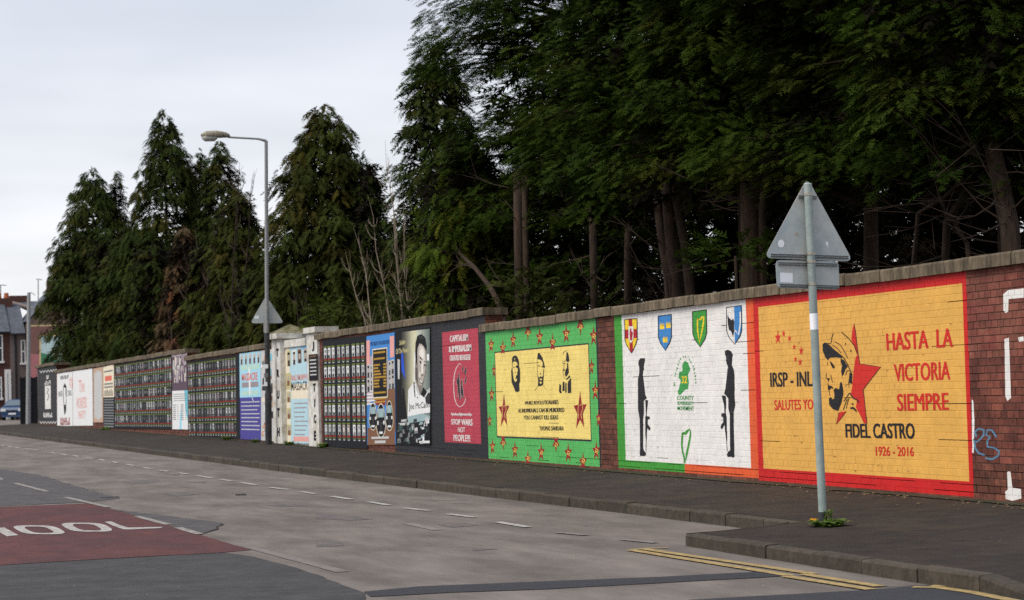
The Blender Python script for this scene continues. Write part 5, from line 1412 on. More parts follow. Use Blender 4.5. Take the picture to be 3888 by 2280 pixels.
b = MB(); loft(b, [(arm_end + dl * t * Ln + Vector((0, 0, -.02)), rx, rz, 1) for t, rx, rz in ((.42, .09, .05), (.5, .11, .09), (.85, .10, .10), (.96, .05, .05))], M_LENS); b.build('lantern_bowl', rl, smooth=True, recalc=True)
yp = lf.y - 0.10
tp = [hy(p, yp) for p in (D(655, 728), D(699, 796), D(616, 796))]
b = MB(); b.prism(rounded(tp, 0.06), (0, 0.004, 0), M_PLATE); b.build('triangular_plate', rl, recalc=True)
b = MB(); b.poly([hy(p, yp - .002) for p in (D(626, 778), D(637, 777), D(637, 785), D(626, 786))], M_STICK); b.build('sticker', rl)
b = MB(); q = [hy(p, yp - 0.02) for p in (D(649, 797), D(655, 797), D(655, 822), D(652, 824), D(649, 818))]; b.prism(q, (0, 0.01, 0), M_LENS); b.build('small_sign', rl, recalc=True)
for k in range(3):
    b = MB(); z = lf.z + 1.25 + .2 * k; c = lf + axl * (1.5 + .22 * k); b.obox(c + Vector((-.06, -.045, 0)), Vector((.05, 0, 0)), Vector((0, .004, 0)), Vector((0, 0, .05)), M_STICK if k != 1 else P_GREY); b.build('sticker', rl)

# ------------------------------------------------------------------ the far end: gates, pole, houses, cars
M_GATE = mat('black gate steel', s2l((30, 30, 34)), 0.5)
YG = 113.0
def far(px, py, y): return hy((px, py), y)
for lab, xa, xb, y in (('black sheet steel gate leaf beside the far lamp pole', 74, 99, 117.0), ('black sheet steel gate leaf against the end pillar', 113, 141, 114.5)):
    a, c = far(xa, 1435, y), far(xb, 1432, y)
    r = empty('metal_gate', lab, 'gate', None, ((a.x + c.x) / 2, y, 0.0))
    b = MB(); b.box((a.x + .05, y, 0.06), (c.x - .05, y + .02, a.z), M_GATE); b.build('gate_sheet', r)
    b = MB()
    for x in (a.x, c.x - .08): b.box((x, y - .03, 0), (x + .08, y + .05, a.z + .05), M_GATE)
    for z in (.1, a.z * .5, a.z - .1): b.box((a.x + .08, y - .025, z), (c.x - .08, y - .002, z + .07), M_GATE)
    b.build('gate_frame', r)
yl = 112.0
lp = far(107, 1618, yl); tp_ = far(109.5, 1112, yl); lp.z = 0.1
r = empty('street_lamp', 'pale grey pole at the far end of the wall', 'lamp post', None, tuple(lp))
b = MB(); b.tube([lp, lp.lerp(tp_, .5), tp_], [.13, .11, .09], M_GALV, 10); b.build('post', r)
b = MB(); t2 = far(134, 1122, yl); b.tube([tp_, tp_.lerp(t2, .5) + Vector((0, 0, .05)), t2], [.03, .02, .015], M_GALV, 6); b.build('arm', r)
M_SLATE = mat('roof slate', s2l((84, 88, 96)), 0.7, 0.2, 2, rgb2=s2l((70, 74, 80))); M_HBRICK = mat('house brick', s2l((86, 58, 50)), 0.9, 0.2, 6, rgb2=s2l((74, 49, 43))); M_REND = mat('grey render', s2l((116, 104, 100)), 0.9, 0.1, 2); M_TRIM = mat('white trim', s2l((226, 224, 220)), 0.6)
M_GLASS = mat('dark window glass', s2l((44, 50, 58)), 0.15, spec=0.6); M_POT = mat('chimney pot', s2l((170, 96, 62)), 0.9); M_DOOR = mat('dark door', s2l((44, 42, 56)), 0.5)
YH = 160.0
def hb(px, py, y=YH): p = far(px, py, y); return p.x, p.z
def rectN(px0, py0, px1, py1, y=YH):
    x0, z1 = hb(px0, py0, y); x1, z0 = hb(px1, py1, y); return x0, x1, z0, z1
def window(parent, px0, py0, px1, py1, y=YH, name='window'):
    x0, x1, z0, z1 = rectN(px0, py0, px1, py1, y)
    b = MB(); t = .09
    b.box((x0, y - .06, z0), (x0 + t, y + .02, z1), M_TRIM); b.box((x1 - t, y - .06, z0), (x1, y + .02, z1), M_TRIM)
    b.box((x0 + t, y - .06, z1 - t), (x1 - t, y + .02, z1), M_TRIM); b.box((x0 + t, y - .055, (z0 + z1) / 2 - .04), (x1 - t, y + .02, (z0 + z1) / 2 + .04), M_TRIM)
    f = b.build(name, parent)
    b = MB(); b.box((x0 + t, y - .02, z0), (x1 - t, y, z1 - t), M_GLASS); b.build('pane', f)
    b = MB(); b.box((x0 - .08, y - .14, z0 - .14), (x1 + .08, y + .02, z0), M_TRIM); b.build('sill', f)
def house(label, px0, px1, wallm, pye, pyr, y=YH, dep=8.0, group='terraced houses at the end of the street'):
    x0, x1 = hb(px0, 1550, y)[0], hb(px1, 1550, y)[0]; ze = hb(px0, pye, y)[1]; zr = ze + (hb(px0, pyr, y)[1] - ze) * 1.02
    r = empty('terraced_house', label, 'house', group, ((x0 + x1) / 2, y, 0))
    b = MB(); b.box((x0, y, -.02), (x1, y + dep, ze), wallm)
    for x in (x0, x1): b.poly([(x, y, ze), (x, y + dep, ze), (x, y + dep / 2, zr - .1)], wallm)
    b.build('wall', r)
    b = MB()
    for s_, e_ in ((y - .3, y + dep / 2), (y + dep + .3, y + dep / 2)):
        b.poly([(x0, s_, ze - .05), (x1, s_, ze - .05), (x1, e_, zr), (x0, e_, zr)], M_SLATE)
    rf = b.build('roof', r)
    b = MB(); b.box((x0, y - .36, ze - .14), (x1, y - .3, ze - .02), M_GATE); b.build('gutter', r)
    return r, x0, x1, ze, zr, rf
h1, x0, x1, ze, zr, rf = house('red brick terraced house with a slate roof at the far left edge', -150, 42, M_HBRICK, 1262, 1142)
window(h1, -12, 1272, 12, 1372); window(h1, -12, 1432, 8, 1512)
xd0, xd1, zd0, zd1 = rectN(17, 1404, 43, 1512); b = MB()
b.box((xd0, YH - .08, 0), (xd0 + .2, YH + .02, zd1), M_TRIM); b.box((xd1 - .2, YH - .08, 0), (xd1, YH + .02, zd1), M_TRIM); b.box((xd0 + .2, YH - .08, zd1 - .25), (xd1 - .2, YH + .02, zd1), M_TRIM); f = b.build('door_frame', h1)
b = MB(); b.box((xd0 + .2, YH - .03, 0), (xd1 - .2, YH, zd1 - .25), M_DOOR); b.build('door', f)
b = MB(); cx_, cz_ = hb(14, 1140, YH + 4); b.box((cx_ - 1.2, YH + 3.6, zr - .5), (cx_ + .6, YH + 4.4, zr + .25), M_HBRICK); ch = b.build('chimney', h1)
for k in range(3):
    b = MB(); b.tube([(cx_ - .9 + .55 * k, YH + 4, zr + .25), (cx_ - .9 + .55 * k, YH + 4, zr + .65)], [.2, .16], M_POT, 8); b.build('chimney_pot', ch)
h2, x0, x1, ze, zr, rf = house('grey rendered terraced house beside the far pole', 42, 102, M_REND, 1266, 1150)
window(h2, 78, 1292, 98, 1378); b = MB(); xx = hb(60, 1400)[0]; b.tube([(xx, YH - .1, 0), (xx, YH - .1, ze)], .07, M_GATE, 6); b.build('downpipe', h2)
# higher roof behind
YR = 190.0
xa0, za0 = hb(40, 1138, YR); xa1 = hb(175, 1148, YR)[0]; zl = hb(126, 1196, YR)[1]
r = empty('terraced_house', 'higher slate roofed house behind the grey one', 'house', None, ((xa0 + xa1) / 2, YR, 0))
b = MB(); b.box((xa0 + 2.2, YR, 0), (xa1, YR + 8, zl), M_REND); b.build('wall', r)
b = MB(); b.poly([(xa0, YR + 4, za0), (xa1, YR + 4, za0), (xa1 + 2, YR - .3, zl), (xa0 + 3.6, YR - .3, zl)], M_SLATE); b.poly([(xa1, YR + 4, za0), (xa0, YR + 4, za0), (xa0 + 3.6, YR + 8, zl), (xa1 + 2, YR + 8, zl)], M_SLATE); b.build('roof', r)
b = MB(); b.tube([(xa0, YR + 3.95, za0 + .03), (xa0 + 3.6, YR - .35, zl + .03)], .16, M_REND, 6); b.build('verge', r)
b = MB(); xc, zc_ = hb(70, 1130, YR); b.box((xc - .4, YR + 3.7, za0 - .2), (xc + 1.2, YR + 4.3, za0 + .5), M_HBRICK); b.build('chimney', r)
for lab, px, py0, py1, y, hs in (('thin television aerial above the far left chimney', 2, 1145, 1082, YH + 4.0, 22), ('taller thin television aerial beside the far trees', 145, 1150, 1060, YR + 4, 14)):
    p0, p1 = far(px, py0, y), far(px, py1, y); r = empty('television_aerial', lab, 'aerial', None, tuple(p0))
    b = MB(); b.tube([p0 - Vector((0, 0, .6)), p1], .05, M_GALV, 5); b.build('mast', r)
    q = far(px + hs, py1 + 3, y); b = MB(); b.tube([p1 - Vector((.2, 0, 0)), q], .035, M_GALV, 4)
    for k in range(4): c = p1.lerp(q, .2 + .25 * k); b.tube([c - Vector((0, .4, 0)), c + Vector((0, .4, 0))], .02, M_GALV, 4)
    b.build('aerial_array', r)
# gable with a mural
YM = 158.0
gx0, gz0 = hb(113, 1214, YM); gx1 = gx0 + (hb(300, 1200, YM)[0] - gx0); gza = hb(205, 1110, YM)[1]
M_GAB = mat('brown gable paint', s2l((128, 92, 86)), 0.9, 0.12, 1.5); M_GABT = mat('grey brown render', s2l((116, 98, 84)), 0.9, 0.12, 1.5)
r = empty('gable_house', 'brown gable end with a landscape mural beyond the wall', 'house', None, ((gx0 + gx1) / 2, YM, 0))
b = MB(); b.prism([(gx0, YM, 0), (gx1, YM, 0), (gx1, YM, gz0), ((gx0 + gx1) / 2, YM, gza), (gx0, YM, gz0)], (0, 8, 0), M_GABT); b.build('wall', r, recalc=True)
b = MB(); mxx = (gx0 + gx1) / 2
for xs in (gx0 - .2, gx1 + .2): b.poly([(xs, YM - .15, gz0 - .1), (xs, YM + 8, gz0 - .1), (mxx, YM + 8, gza + .12), (mxx, YM - .15, gza + .12)], M_SLATE)
b.build('roof', r)
def flat(name, items):
    b = MB()
    for (pts, m, l) in items: b.poly([(x, YM - .004 * l, z) for x, z in (hb(*p, YM) for p in pts)], m)
    return b.build(name, r, recalc=True)
E1 = crop(0, 1020, 2.384)
flat('mural_field', [(E1([(270, 515), (700, 505), (700, 1000), (270, 990)]), paint('primrose line', (220, 196, 140)), 1), (E1([(277, 526), (700, 516), (700, 1000), (277, 990)]), M_GAB, 2), (E1([(277, 770), (358, 780), (358, 990), (277, 990)]), paint('faded pink', (180, 116, 116)), 3)])
flat('mural_landscape', [(E1([(356, 606), (700, 596), (700, 1000), (356, 1000)]), paint('primrose line', (220, 196, 140)), 4), (E1([(370, 618), (700, 608), (700, 1000), (370, 1000)]), paint('mural sky', (196, 218, 216)), 5), (E1([(440, 780), (520, 750), (700, 720), (700, 1000), (440, 1000)]), paint('mural far hill', (138, 156, 130)), 6), (E1([(370, 762), (440, 780), (545, 850), (700, 900), (700, 1000), (370, 1000)]), paint('mural green hill', (76, 138, 104)), 7)])
b = MB(); xc, zc_ = hb(205, 1115, YM + 1); b.box((xc - .5, YM + .4, zc_ - .4), (xc + .7, YM + 1.4, zc_ + .9), M_HBRICK); b.build('chimney', r)

# parked cars
M_TYRE = mat('tyre rubber', s2l((28, 28, 30)), 0.9); M_LAMP = mat('headlamp glass', s2l((214, 214, 210)), 0.2); M_WIND = mat('car glass', s2l((92, 104, 112)), 0.1, spec=0.6)
def car(label, colour, loc, rz, S=1.0):
    m = mat('car paint ' + label[:10], s2l(colour), 0.3, spec=0.6)
    r = empty('parked_car', label, 'car', 'cars parked at the end of the street')
    prof = [(-1.95, .35, .78), (-2.0, .62, .84), (-1.85, .88, .84), (-1.0, .98, .86), (-.35, 1.42, .62), (.9, 1.47, .62), (1.65, 1.0, .80), (1.95, .9, .82), (1.98, .4, .78)]
    b = MB(); k = b.slot(m); n = len(prof)
    for sgn in (-1, 1):
        for x, z, w in prof: b.v.append((x, sgn * w, z))
        for x, z, w in ((-1.95, .22, .74), (1.95, .22, .74)): b.v.append((x, sgn * w, z))
    N = n + 2
    loop = list(range(n)) + [n + 1, n]
    for i in range(len(loop)):
        a, c = loop[i], loop[(i + 1) % len(loop)]
        b.f.append((a, c, c + N, a + N)); b.m.append(k); b.r.append(0.0)
    for off in (0, N):
        for t in tessellate_polygon([[Vector((b.v[off + i][0], b.v[off + i][2], 0)) for i in loop]]):
            b.f.append(tuple(off + loop[i] for i in t)); b.m.append(k); b.r.append(0.0)
    b.build('body', r, recalc=True)
    b = MB(); b.poly([(-1.0 - .01, -.74, 1.02), (-1.01, .74, 1.02), (-.41, .56, 1.40), (-.41, -.56, 1.40)], M_WIND); b.build('windscreen', r)
    for sgn in (-1, 1):
        b = MB(); b.poly([(-.8, sgn * .83, 1.03), (1.3, sgn * .81, 1.05), (.85, sgn * .66, 1.4), (-.3, sgn * .66, 1.38)], M_WIND); b.build('side_window', r)
        b = MB(); b.obox((-1.97, sgn * .62, .72), Vector((.05, 0, 0)), Vector((0, .17, 0)), Vector((0, 0, .09)), M_LAMP); b.build('headlight', r)
        for x in (-1.25, 1.3):
            b = MB(); b.tube([(x, sgn * .66, .31), (x, sgn * .84, .31)], .31, M_TYRE, 16); w = b.build('wheel', r)
            b = MB(); b.tube([(x, sgn * .80, .31), (x, sgn * .85, .31)], .19, M_GALV, 12); b.build('rim', w)
    b = MB(); b.obox((-2.0, 0, .45), Vector((.02, 0, 0)), Vector((0, .26, 0)), Vector((0, 0, .06)), M_FACE); b.build('number_plate', r)
    b = MB(); b.obox((-2.01, 0, .66), Vector((.02, 0, 0)), Vector((0, .38, 0)), Vector((0, 0, .05)), M_GATE); b.build('grille', r)
    r.rotation_euler = (0, 0, rz); r.location = loc; r.scale = (S, S, S)
    return r
c1 = hz((76, 1595), 0.0); car('small blue hatchback partly hidden by the black gate', (40, 68, 104), (c1.x, c1.y + 1, 0.0), math.radians(72))
c2 = hz((30, 1582), 0.0); car('dark saloon parked behind the blue hatchback', (38, 38, 44), (c2.x, c2.y + 2, 0.0), math.radians(65), 1.05)
# ------------------------------------------------------------------ trees
def leafmat(name, c):
    return mat(name, s2l(c), 0.75, 0.0, attr='tint', transl=0.2, spec=0.03)
M_LEY = leafmat('leyland foliage', (46, 60, 18)); M_CYP = leafmat('cypress foliage', (51, 60, 27)); M_OLV = leafmat('bronzed cypress foliage', (56, 61, 26)); M_DEAD_SHADE = leafmat('shade dark dead foliage', (30, 26, 20)); M_BRN = leafmat('dead conifer foliage', (84, 68, 50)); M_YEL = leafmat('yellow green foliage', (70, 84, 28))  # the dead inner brown also carries understory shade, painted into its colour
M_BARK = mat('conifer bark', s2l((62, 47, 35)), 0.95, 0.3, 5, 0.8, 25, s2l((43, 33, 26)), stretch=(3, 3, .5)); M_TWIG = mat('dead twig', s2l((58, 46, 37)), 0.95, 0.2, 5); M_PALEB = mat('pale bark', s2l((116, 103, 87)), 0.9, 0.2, 5)

def spray(seed, nb, sub, lw, dr=.22):
    """flat scale-leaf spray along +x, unit length: axis strip with side branchlets; returns verts, tris"""
    rr = random.Random(seed); V = []; T = []
    def sl_(p, d, w):
        n = Vector((-d.y, d.x, 0)).normalized() * w
        i = len(V); V.extend([p - n, p + n, p + d]); T.append((i, i + 1, i + 2))
    sl_(Vector((0, 0, 0)), Vector((1.0, rr.uniform(-.05, .05), 0)), lw * .7)
    for k in range(nb):
        t = .12 + .80 * k / nb + rr.uniform(-.03, .03)
        for s in (-1, 1):
            l = (.46 - .30 * t) * rr.uniform(.75, 1.2); a = math.radians(rr.uniform(32, 52)) * s
            p = Vector((t, 0, 0)); d = Vector((math.cos(a) * l, math.sin(a) * l, rr.uniform(-.04, .04)))
            sl_(p, d, lw)
            for j in range(sub):
                u = .3 + .35 * j + rr.uniform(-.05, .05); a2 = a + rr.choice((-1, 1)) * math.radians(rr.uniform(30, 45)); l2 = l * rr.uniform(.35, .55)
                sl_(p + d * u, Vector((math.cos(a2) * l2, math.sin(a2) * l2, rr.uniform(-.03, .03))), lw * .85)
    v = np.array([tuple(q) for q in V]); v[:, 2] -= dr * v[:, 0] ** 2
    return v, np.array(T)
NEAR = [spray(s, 5, 1, .034, .12) for s in range(6)]
FARS = [spray(s + 10, 4, 0, .065) for s in range(5)]

def crown_mesh(name, Pn, Dn, Sn, tint, mt, tmpl):
    n = len(Pn); Pn = np.asarray(Pn); Dn = np.asarray(Dn); Sn = np.asarray(Sn); tint = np.asarray(tint)
    Dn = Dn / np.linalg.norm(Dn, axis=1)[:, None]
    up = np.tile([0., 0., 1.], (n, 1)) + rng.normal(0, .35, (n, 3))
    Y = np.cross(up, Dn); Y /= np.linalg.norm(Y, axis=1)[:, None] + 1e-9
    Z = np.cross(Dn, Y)
    which = rng.integers(0, len(tmpl), n)
    VV, TT, CC = [], [], []; off = 0
    for k, (v, t) in enumerate(tmpl):
        idx = np.where(which == k)[0]
        if len(idx) == 0: continue
        X_, Y_, Z_, P_, S_ = Dn[idx], Y[idx], Z[idx], Pn[idx], Sn[idx]
        W = P_[:, None, :] + S_[:, None, None] * (v[None, :, 0:1] * X_[:, None, :] + v[None, :, 1:2] * Y_[:, None, :] + v[None, :, 2:3] * Z_[:, None, :])
        W[:, :, 2] -= .15 * S_[:, None] * v[None, :, 0] ** 2
        m = len(idx); VV.append(W.reshape(-1, 3))
        TT.append((t[None, :, :] + (np.arange(m) * len(v))[:, None, None] + off).reshape(-1, 3)); off += m * len(v)
        CC.append(np.repeat(tint[idx], len(t), axis=0))
    V = np.concatenate(VV); T = np.concatenate(TT); C = np.concatenate(CC)
    me = bpy.data.meshes.new(name)
    me.vertices.add(len(V)); me.vertices.foreach_set('co', V.astype(np.float32).ravel())
    me.loops.add(len(T) * 3); me.loops.foreach_set('vertex_index', T.astype(np.int32).ravel())
    me.polygons.add(len(T)); me.polygons.foreach_set('loop_start', np.arange(0, len(T) * 3, 3, dtype=np.int32))
    try: me.polygons.foreach_set('loop_total', np.full(len(T), 3, dtype=np.int32))
    except Exception: pass
    a = me.attributes.new('tint', 'FLOAT_COLOR', 'FACE'); a.data.foreach_set('color', np.concatenate([C, np.ones((len(C), 1))], 1).astype(np.float32).ravel())
    me.materials.append(mt); me.update(calc_edges=True)
    return me
NTRI = [0]
def conifer(label, base, H, zb, prof, nbr, per, size, mt, tmpl, group, lift=(0.05, 0.45), face=None, trunk=.16, lean=(0, 0), stems=1, barkm=None, drop=.25, wid=.42, seed=0, name='conifer_tree', flat=.10, zmax=None, cull=0.15, zv=99.0, hang=0.0, core=1000, bronze=.13):
    """prof(t): crown radius at height fraction t; branches spread out in shelves of sprays"""
    rr = random.Random(seed * 131 + 7); g_ = np.random.default_rng(seed + 5)
    base = Vector(base)
    r = empty(name, label, 'tree', group, tuple(base))
    b = MB(); bark = barkm or M_BARK
    for s in range(stems):
        o = Vector((rr.uniform(-.25, .25), rr.uniform(-.3, .3), 0)) * (stems > 1); l2 = Vector((lean[0] + (rr.uniform(-.05, .05) if stems > 1 else 0), lean[1] + (rr.uniform(-.06, .06) if stems > 1 else 0), 0))
        pts = [base + o + l2 * H * t + Vector((rr.uniform(-.05, .05), rr.uniform(-.05, .05), H * t * .97 - .2)) for t in (0, .08, .2, .35, .55, .78, 1)]
        b.tube(pts, [trunk * q for q in (1.25, 1.0, .9, .75, .5, .28, .04)], bark, 9)
    b.build('trunk', r, smooth=True)
    Pn, Dn, Sn, Tn = [], [], [], []
    lb_ = MB()
    toc = Vector((-base.x, -base.y, 0)).normalized()
    for k in range(nbr):
        f = (k + rr.random()) / nbr
        t = f ** 0.9
        z = zb + (H - zb) * t
        if zmax and z > zmax: continue
        az = rr.uniform(0, 2 * math.pi)
        d0 = Vector((math.cos(az), math.sin(az), 0))
        toward = d0.dot(toc)
        if toward < -.2 and rr.random() > cull: continue
        R = prof(t) * rr.uniform(.72, 1.12)
        if R < .12: R = .12
        el = rr.uniform(*lift)
        st = base + Vector((lean[0] * z, lean[1] * z, z - R * .30 * el))
        sd = Vector((-d0.y, d0.x, 0))
        pts = []
        def bp(u): return st + d0 * R * u + Vector((0, 0, R * (el * u - drop * u * u)))
        if R > .8:
            lb_.tube([bp(0), bp(.4), bp(.85)], [.02 + .012 * R, .015 + .006 * R, .006], bark, 4, False)
        coarse = z - R * .2 > zv or toward < -.2
        n = max(5, int(per * (R ** 1.25) * (.22 if coarse else 1)))
        u = 1 - (1 - .22) * g_.random(n) ** 1.35
        side = g_.choice([-1., 1.], n); lat = side * g_.random(n) * wid * R * (1.12 - u) ** .7
        tb = np.array([rr.uniform(.68, 1.25)] * 3) * np.array([rr.uniform(.9, 1.12) * (1.35 if rr.random() < bronze else 1), 1.0, rr.uniform(.8, 1.1)])
        for i in range(n):
            q = bp(u[i]) + sd * lat[i] + Vector((0, 0, g_.normal(0, flat) * (.6 + .4 * R) - .10 * abs(lat[i])))
            Pn.append(q)
            ta = d0 * (1.0) + sd * (side[i] * (.35 + .9 * g_.random())) + Vector((0, 0, (el - 2 * drop * u[i]) * .8 - hang * (.3 + g_.random()) + g_.normal(-.02, .16)))
            Dn.append(ta); Sn.append(size * (.7 + .6 * g_.random()) * (1.7 if coarse else 1)); Tn.append(tb * (.85 + .3 * g_.random()))
    # leader
    for i in range(int(10 + per)):
        if zmax: break
        h = H - (H - zb) * .14 * rr.random(); a = rr.uniform(0, 6.28)
        Pn.append(base + Vector((lean[0] * h, lean[1] * h, h))); Dn.append(Vector((math.cos(a) * .6, math.sin(a) * .6, rr.uniform(.1, 1.1)))); Sn.append(size * .7); Tn.append(np.array([1.0, 1.0, 1.0]))
    if lb_.f: lb_.build('limbs', r)
    # dead inner twiggery closing the crown, shade painted into its dark colour
    Pc, Dc, Sc, Tc = [], [], [], []
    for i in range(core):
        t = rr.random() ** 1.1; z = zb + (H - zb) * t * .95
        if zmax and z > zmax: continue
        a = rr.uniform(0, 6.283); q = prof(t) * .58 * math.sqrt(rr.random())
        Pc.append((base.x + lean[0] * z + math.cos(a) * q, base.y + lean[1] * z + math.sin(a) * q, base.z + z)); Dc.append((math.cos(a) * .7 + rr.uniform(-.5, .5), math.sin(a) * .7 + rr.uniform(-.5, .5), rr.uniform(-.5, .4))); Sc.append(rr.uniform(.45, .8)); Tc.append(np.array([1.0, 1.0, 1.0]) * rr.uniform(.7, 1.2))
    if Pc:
        me = crown_mesh('inner_foliage', Pc, Dc, Sc, Tc, M_DEAD_SHADE, FARS); link('inner_foliage', me, r); NTRI[0] += len(me.polygons)
    me = crown_mesh('crown', [tuple(p) for p in Pn], [tuple(p) for p in Dn], Sn, Tn, mt, tmpl)
    NTRI[0] += len(me.polygons)
    link('crown', me, r)
    return r
def tb(xD, n, z=0.3):
    """tree base on the line x = n seen in photo column xD"""
    p = hx((xD * 1.54286, 1500), n); return Vector((n, p.y, z))
def hgt(xD, yD, n): return hx(D(xD, yD), n).z - 0.3
def cone(R, p=.9, low=.15):
    return lambda t: R * (max(0, 1 - t) ** p) * (.78 + .22 * min(1, t / low))
def lumpy(R, sd):
    def f(t):
        return R * (.85 + .2 * math.sin(t * 9 + sd) + .1 * math.sin(t * 23 + sd * 2)) * (1 if t < .55 else max(.05, (1 - t) / .45) ** .7)
    return f
GL, GR, GB = 'conifers behind the far wall', 'tall leyland trees overhanging the wall', 'trees of the second row'
# far group, left of the street lamp
def far_tree(label, xD, yD, n, R, nbr=240, per=9, mt=M_CYP, seed=1, p=.85, zb=.4, size=.33, low=None, **k):
    bs = tb(xD, n); k.setdefault('hang', .55); pf = cone(R, p) if low is None else (lambda t: R * max(0, 1 - t) ** p * (.42 + .58 * min(1, t / low)))
    return conifer(label, bs, hgt(xD, yD, n), zb, pf, int(nbr * 1.2), per * 3.6, size, mt, FARS, GL, seed=seed, **k)
far_tree('dark conifer at the far left end above the black pillar', 236, 405, 15.2, 4.0, 300, 8, M_CYP, 1, .5, drop=.5, low=.42)
far_tree('bushy conifer leaning out over the far end of the wall', 224, 560, 14.8, 2.9, 150, 8, M_CYP, 15, .5, drop=.35, low=.3, zb=6.0)
far_tree('rounded conifer low between the far left pair', 268, 560, 14.5, 2.1, 120, 7, M_CYP, 16, .5)
far_tree('rounded conifer low in front of the tallest far one', 385, 570, 14.2, 2.0, 120, 7, M_CYP, 17, .5)
far_tree('brown tinged bush conifer low left of the lamp', 520, 600, 14.0, 1.7, 110, 7, M_OLV, 18, .5)
far_tree('low dark conifer directly behind the lamp post', 645, 640, 14.3, 1.6, 110, 7, M_CYP, 19, .5)
far_tree('slim conifer top between the two far left conifers', 297, 418, 16.5, 2.6, 190, 8, M_CYP, 2, .8)
far_tree('tallest far conifer with a drooping tip', 418, 262, 15.8, 3.6, 380, 8, M_CYP, 3, .6, drop=.55)
far_tree('narrow dark conifer left of the lamp lantern', 500, 362, 18.0, 2.0, 210, 10, M_CYP, 4, .6)
far_tree('narrow dark conifer just behind the lamp lantern', 556, 342, 18.0, 2.3, 240, 10, M_CYP, 5, .5)
far_tree('bronze green conifer right behind the street lamp', 598, 465, 14.6, 2.6, 260, 9, M_OLV, 6, .7, drop=.35)
far_tree('browned conifer low between the far trees', 462, 556, 13.9, 1.9, 170, 9, M_BRN, 7, .8)
far_tree('low dark conifer filling the far wall top', 330, 540, 14.4, 2.8, 220, 8, M_CYP, 8, .6)
far_tree('rounded dark conifer filling the gap above mid wall', 690, 640, 17.5, 2.0, 180, 9, M_CYP, 9, .6)
# middle conifer right of the lamp
conifer('broad bronze conifer standing alone right of the street lamp', tb(815, 15.6), hgt(815, 252, 15.6), .9, cone(3.0, .48), 460, 32, .31, M_OLV, FARS, None, seed=11, drop=.45, stems=4, trunk=.12, hang=.35)
conifer('low conifer shoulder right of the lone bronze conifer', tb(905, 16.5), hgt(905, 372, 16.5), .6, cone(1.7, .55), 220, 32, .3, M_CYP, FARS, None, seed=12, drop=.4, hang=.3)
# thin tall one at the edge of the big trees
conifer('slender tall conifer at the edge of the overhanging trees', tb(1095, 16.2), hgt(1095, 95, 16.2), 1.0, cone(1.9, .42), 340, 30, .29, M_CYP, FARS, None, seed=13, drop=.3, cull=.3, hang=.3)
conifer('yellow green conifer hanging over the wall step', tb(1165, 13.6), hgt(1165, 330, 13.6), 2.0, lumpy(1.7, 1.0), 150, 38, .3, M_YEL, NEAR, None, seed=14, drop=.7, hang=.4, lift=(.1, .4), trunk=.1)
# big overhanging leylands
for i, (lab, xD, n, R, zb, sd) in enumerate((
        ('overhanging leyland tree with its crown edge against the sky', 1432, 15.6, 3.0, 3.4, 21), ('overhanging leyland tree above the green mural', 1655, 14.7, 2.7, 4.2, 22),
        ('overhanging leyland tree with a thick trunk above the white mural', 1850, 14.4, 2.6, 4.2, 23), ('overhanging leyland tree behind the near road sign', 2150, 14.6, 2.8, 3.9, 24),
        ('overhanging leyland tree nearest the camera', 2480, 14.4, 2.6, 3.6, 25))):
    conifer(lab, tb(xD, n), 12.5, zb, lumpy(R, sd * 1.7) if i else (lambda t: 2.25 + .95 * min(1, t / .5) if t < .72 else 3.2 * ((1 - t) / .28) ** .6), 370, 38, .255, M_LEY, NEAR, GR, seed=sd, drop=.26, lift=(.05, .5), trunk=.13, zmax=9.8, flat=.08, cull=.22, zv=hx(D(xD, -60), n).z + .5, bronze=.08, hang=.05, core=1500)
# second row closes the view; most crowns wear the brown darkened for shade
for i, xD in enumerate((1000, 1190, 1400, 1600, 1790, 1980, 2170, 2370, 2560)):
    conifer('shaded conifer of the second row, %s' % ('left of the slender conifer', 'behind the wall step', 'behind the crown edge', 'behind the green mural', 'behind the white mural', 'left behind the road sign', 'right behind the road sign', 'behind the ochre mural', 'behind the bare brick')[i],
            tb(xD, 19.5 + (i % 2) * 1.6), 11.5 if i > 1 else 6.5, .5 + .6 * (i % 3), lumpy(2.4, i * 2.1), 150, 12, .55, M_DEAD_SHADE if i > 2 else M_CYP, FARS, GB, seed=40 + i, drop=.35, trunk=.15, zmax=9.5, cull=.35, core=1500)
# extra bare trunks, dead limbs and twigs under the canopy
def bare(label, base, segs, name='leafless_tree', m=M_BARK, cat='tree', seed=0, twigs=0, tl=1.0, group=None):
    r = empty(name, label, cat, group, tuple(base)); rr = random.Random(seed)
    b = MB()
    for pts, rad in segs: b.tube(pts, rad, m, 8)
    b.build('trunk', r, smooth=True)
    if twigs:
        b = MB()
        for k in range(twigs):
            pts, rad = rr.choice(segs); i = rr.randrange(1, len(pts)); p = Vector(pts[i - 1]).lerp(Vector(pts[i]), rr.random())
            d = Vector((rr.uniform(-1, .4), rr.uniform(-1, 1), rr.uniform(-.35, .5))).normalized(); L = tl * rr.uniform(.5, 1.3); q = [p]
            for j in range(4):
                d = (d + Vector((rr.uniform(-.3, .3), rr.uniform(-.3, .3), rr.uniform(-.12, .25)))).normalized(); q.append(q[-1] + d * L / 4)
            b.tube(q, [.014, .011, .008, .006, .003], M_TWIG, 4, False)
            for j in (2, 3):
                e = q[j] + (d + Vector((rr.uniform(-.8, .8), rr.uniform(-.8, .8), rr.uniform(-.3, .6)))).normalized() * L * .4
                b.tube([q[j], e], [.006, .002], M_TWIG, 3, False)
        b.build('dead_twigs', r, kind='stuff')
    return r
def trunk_px(pts, n, r0, r1):
    P_ = [hx(D(*p), n) for p in pts]; P_[0].z = min(P_[0].z, 0.3)
    return (P_, [r0 + (r1 - r0) * i / (len(P_) - 1) for i in range(len(P_))])
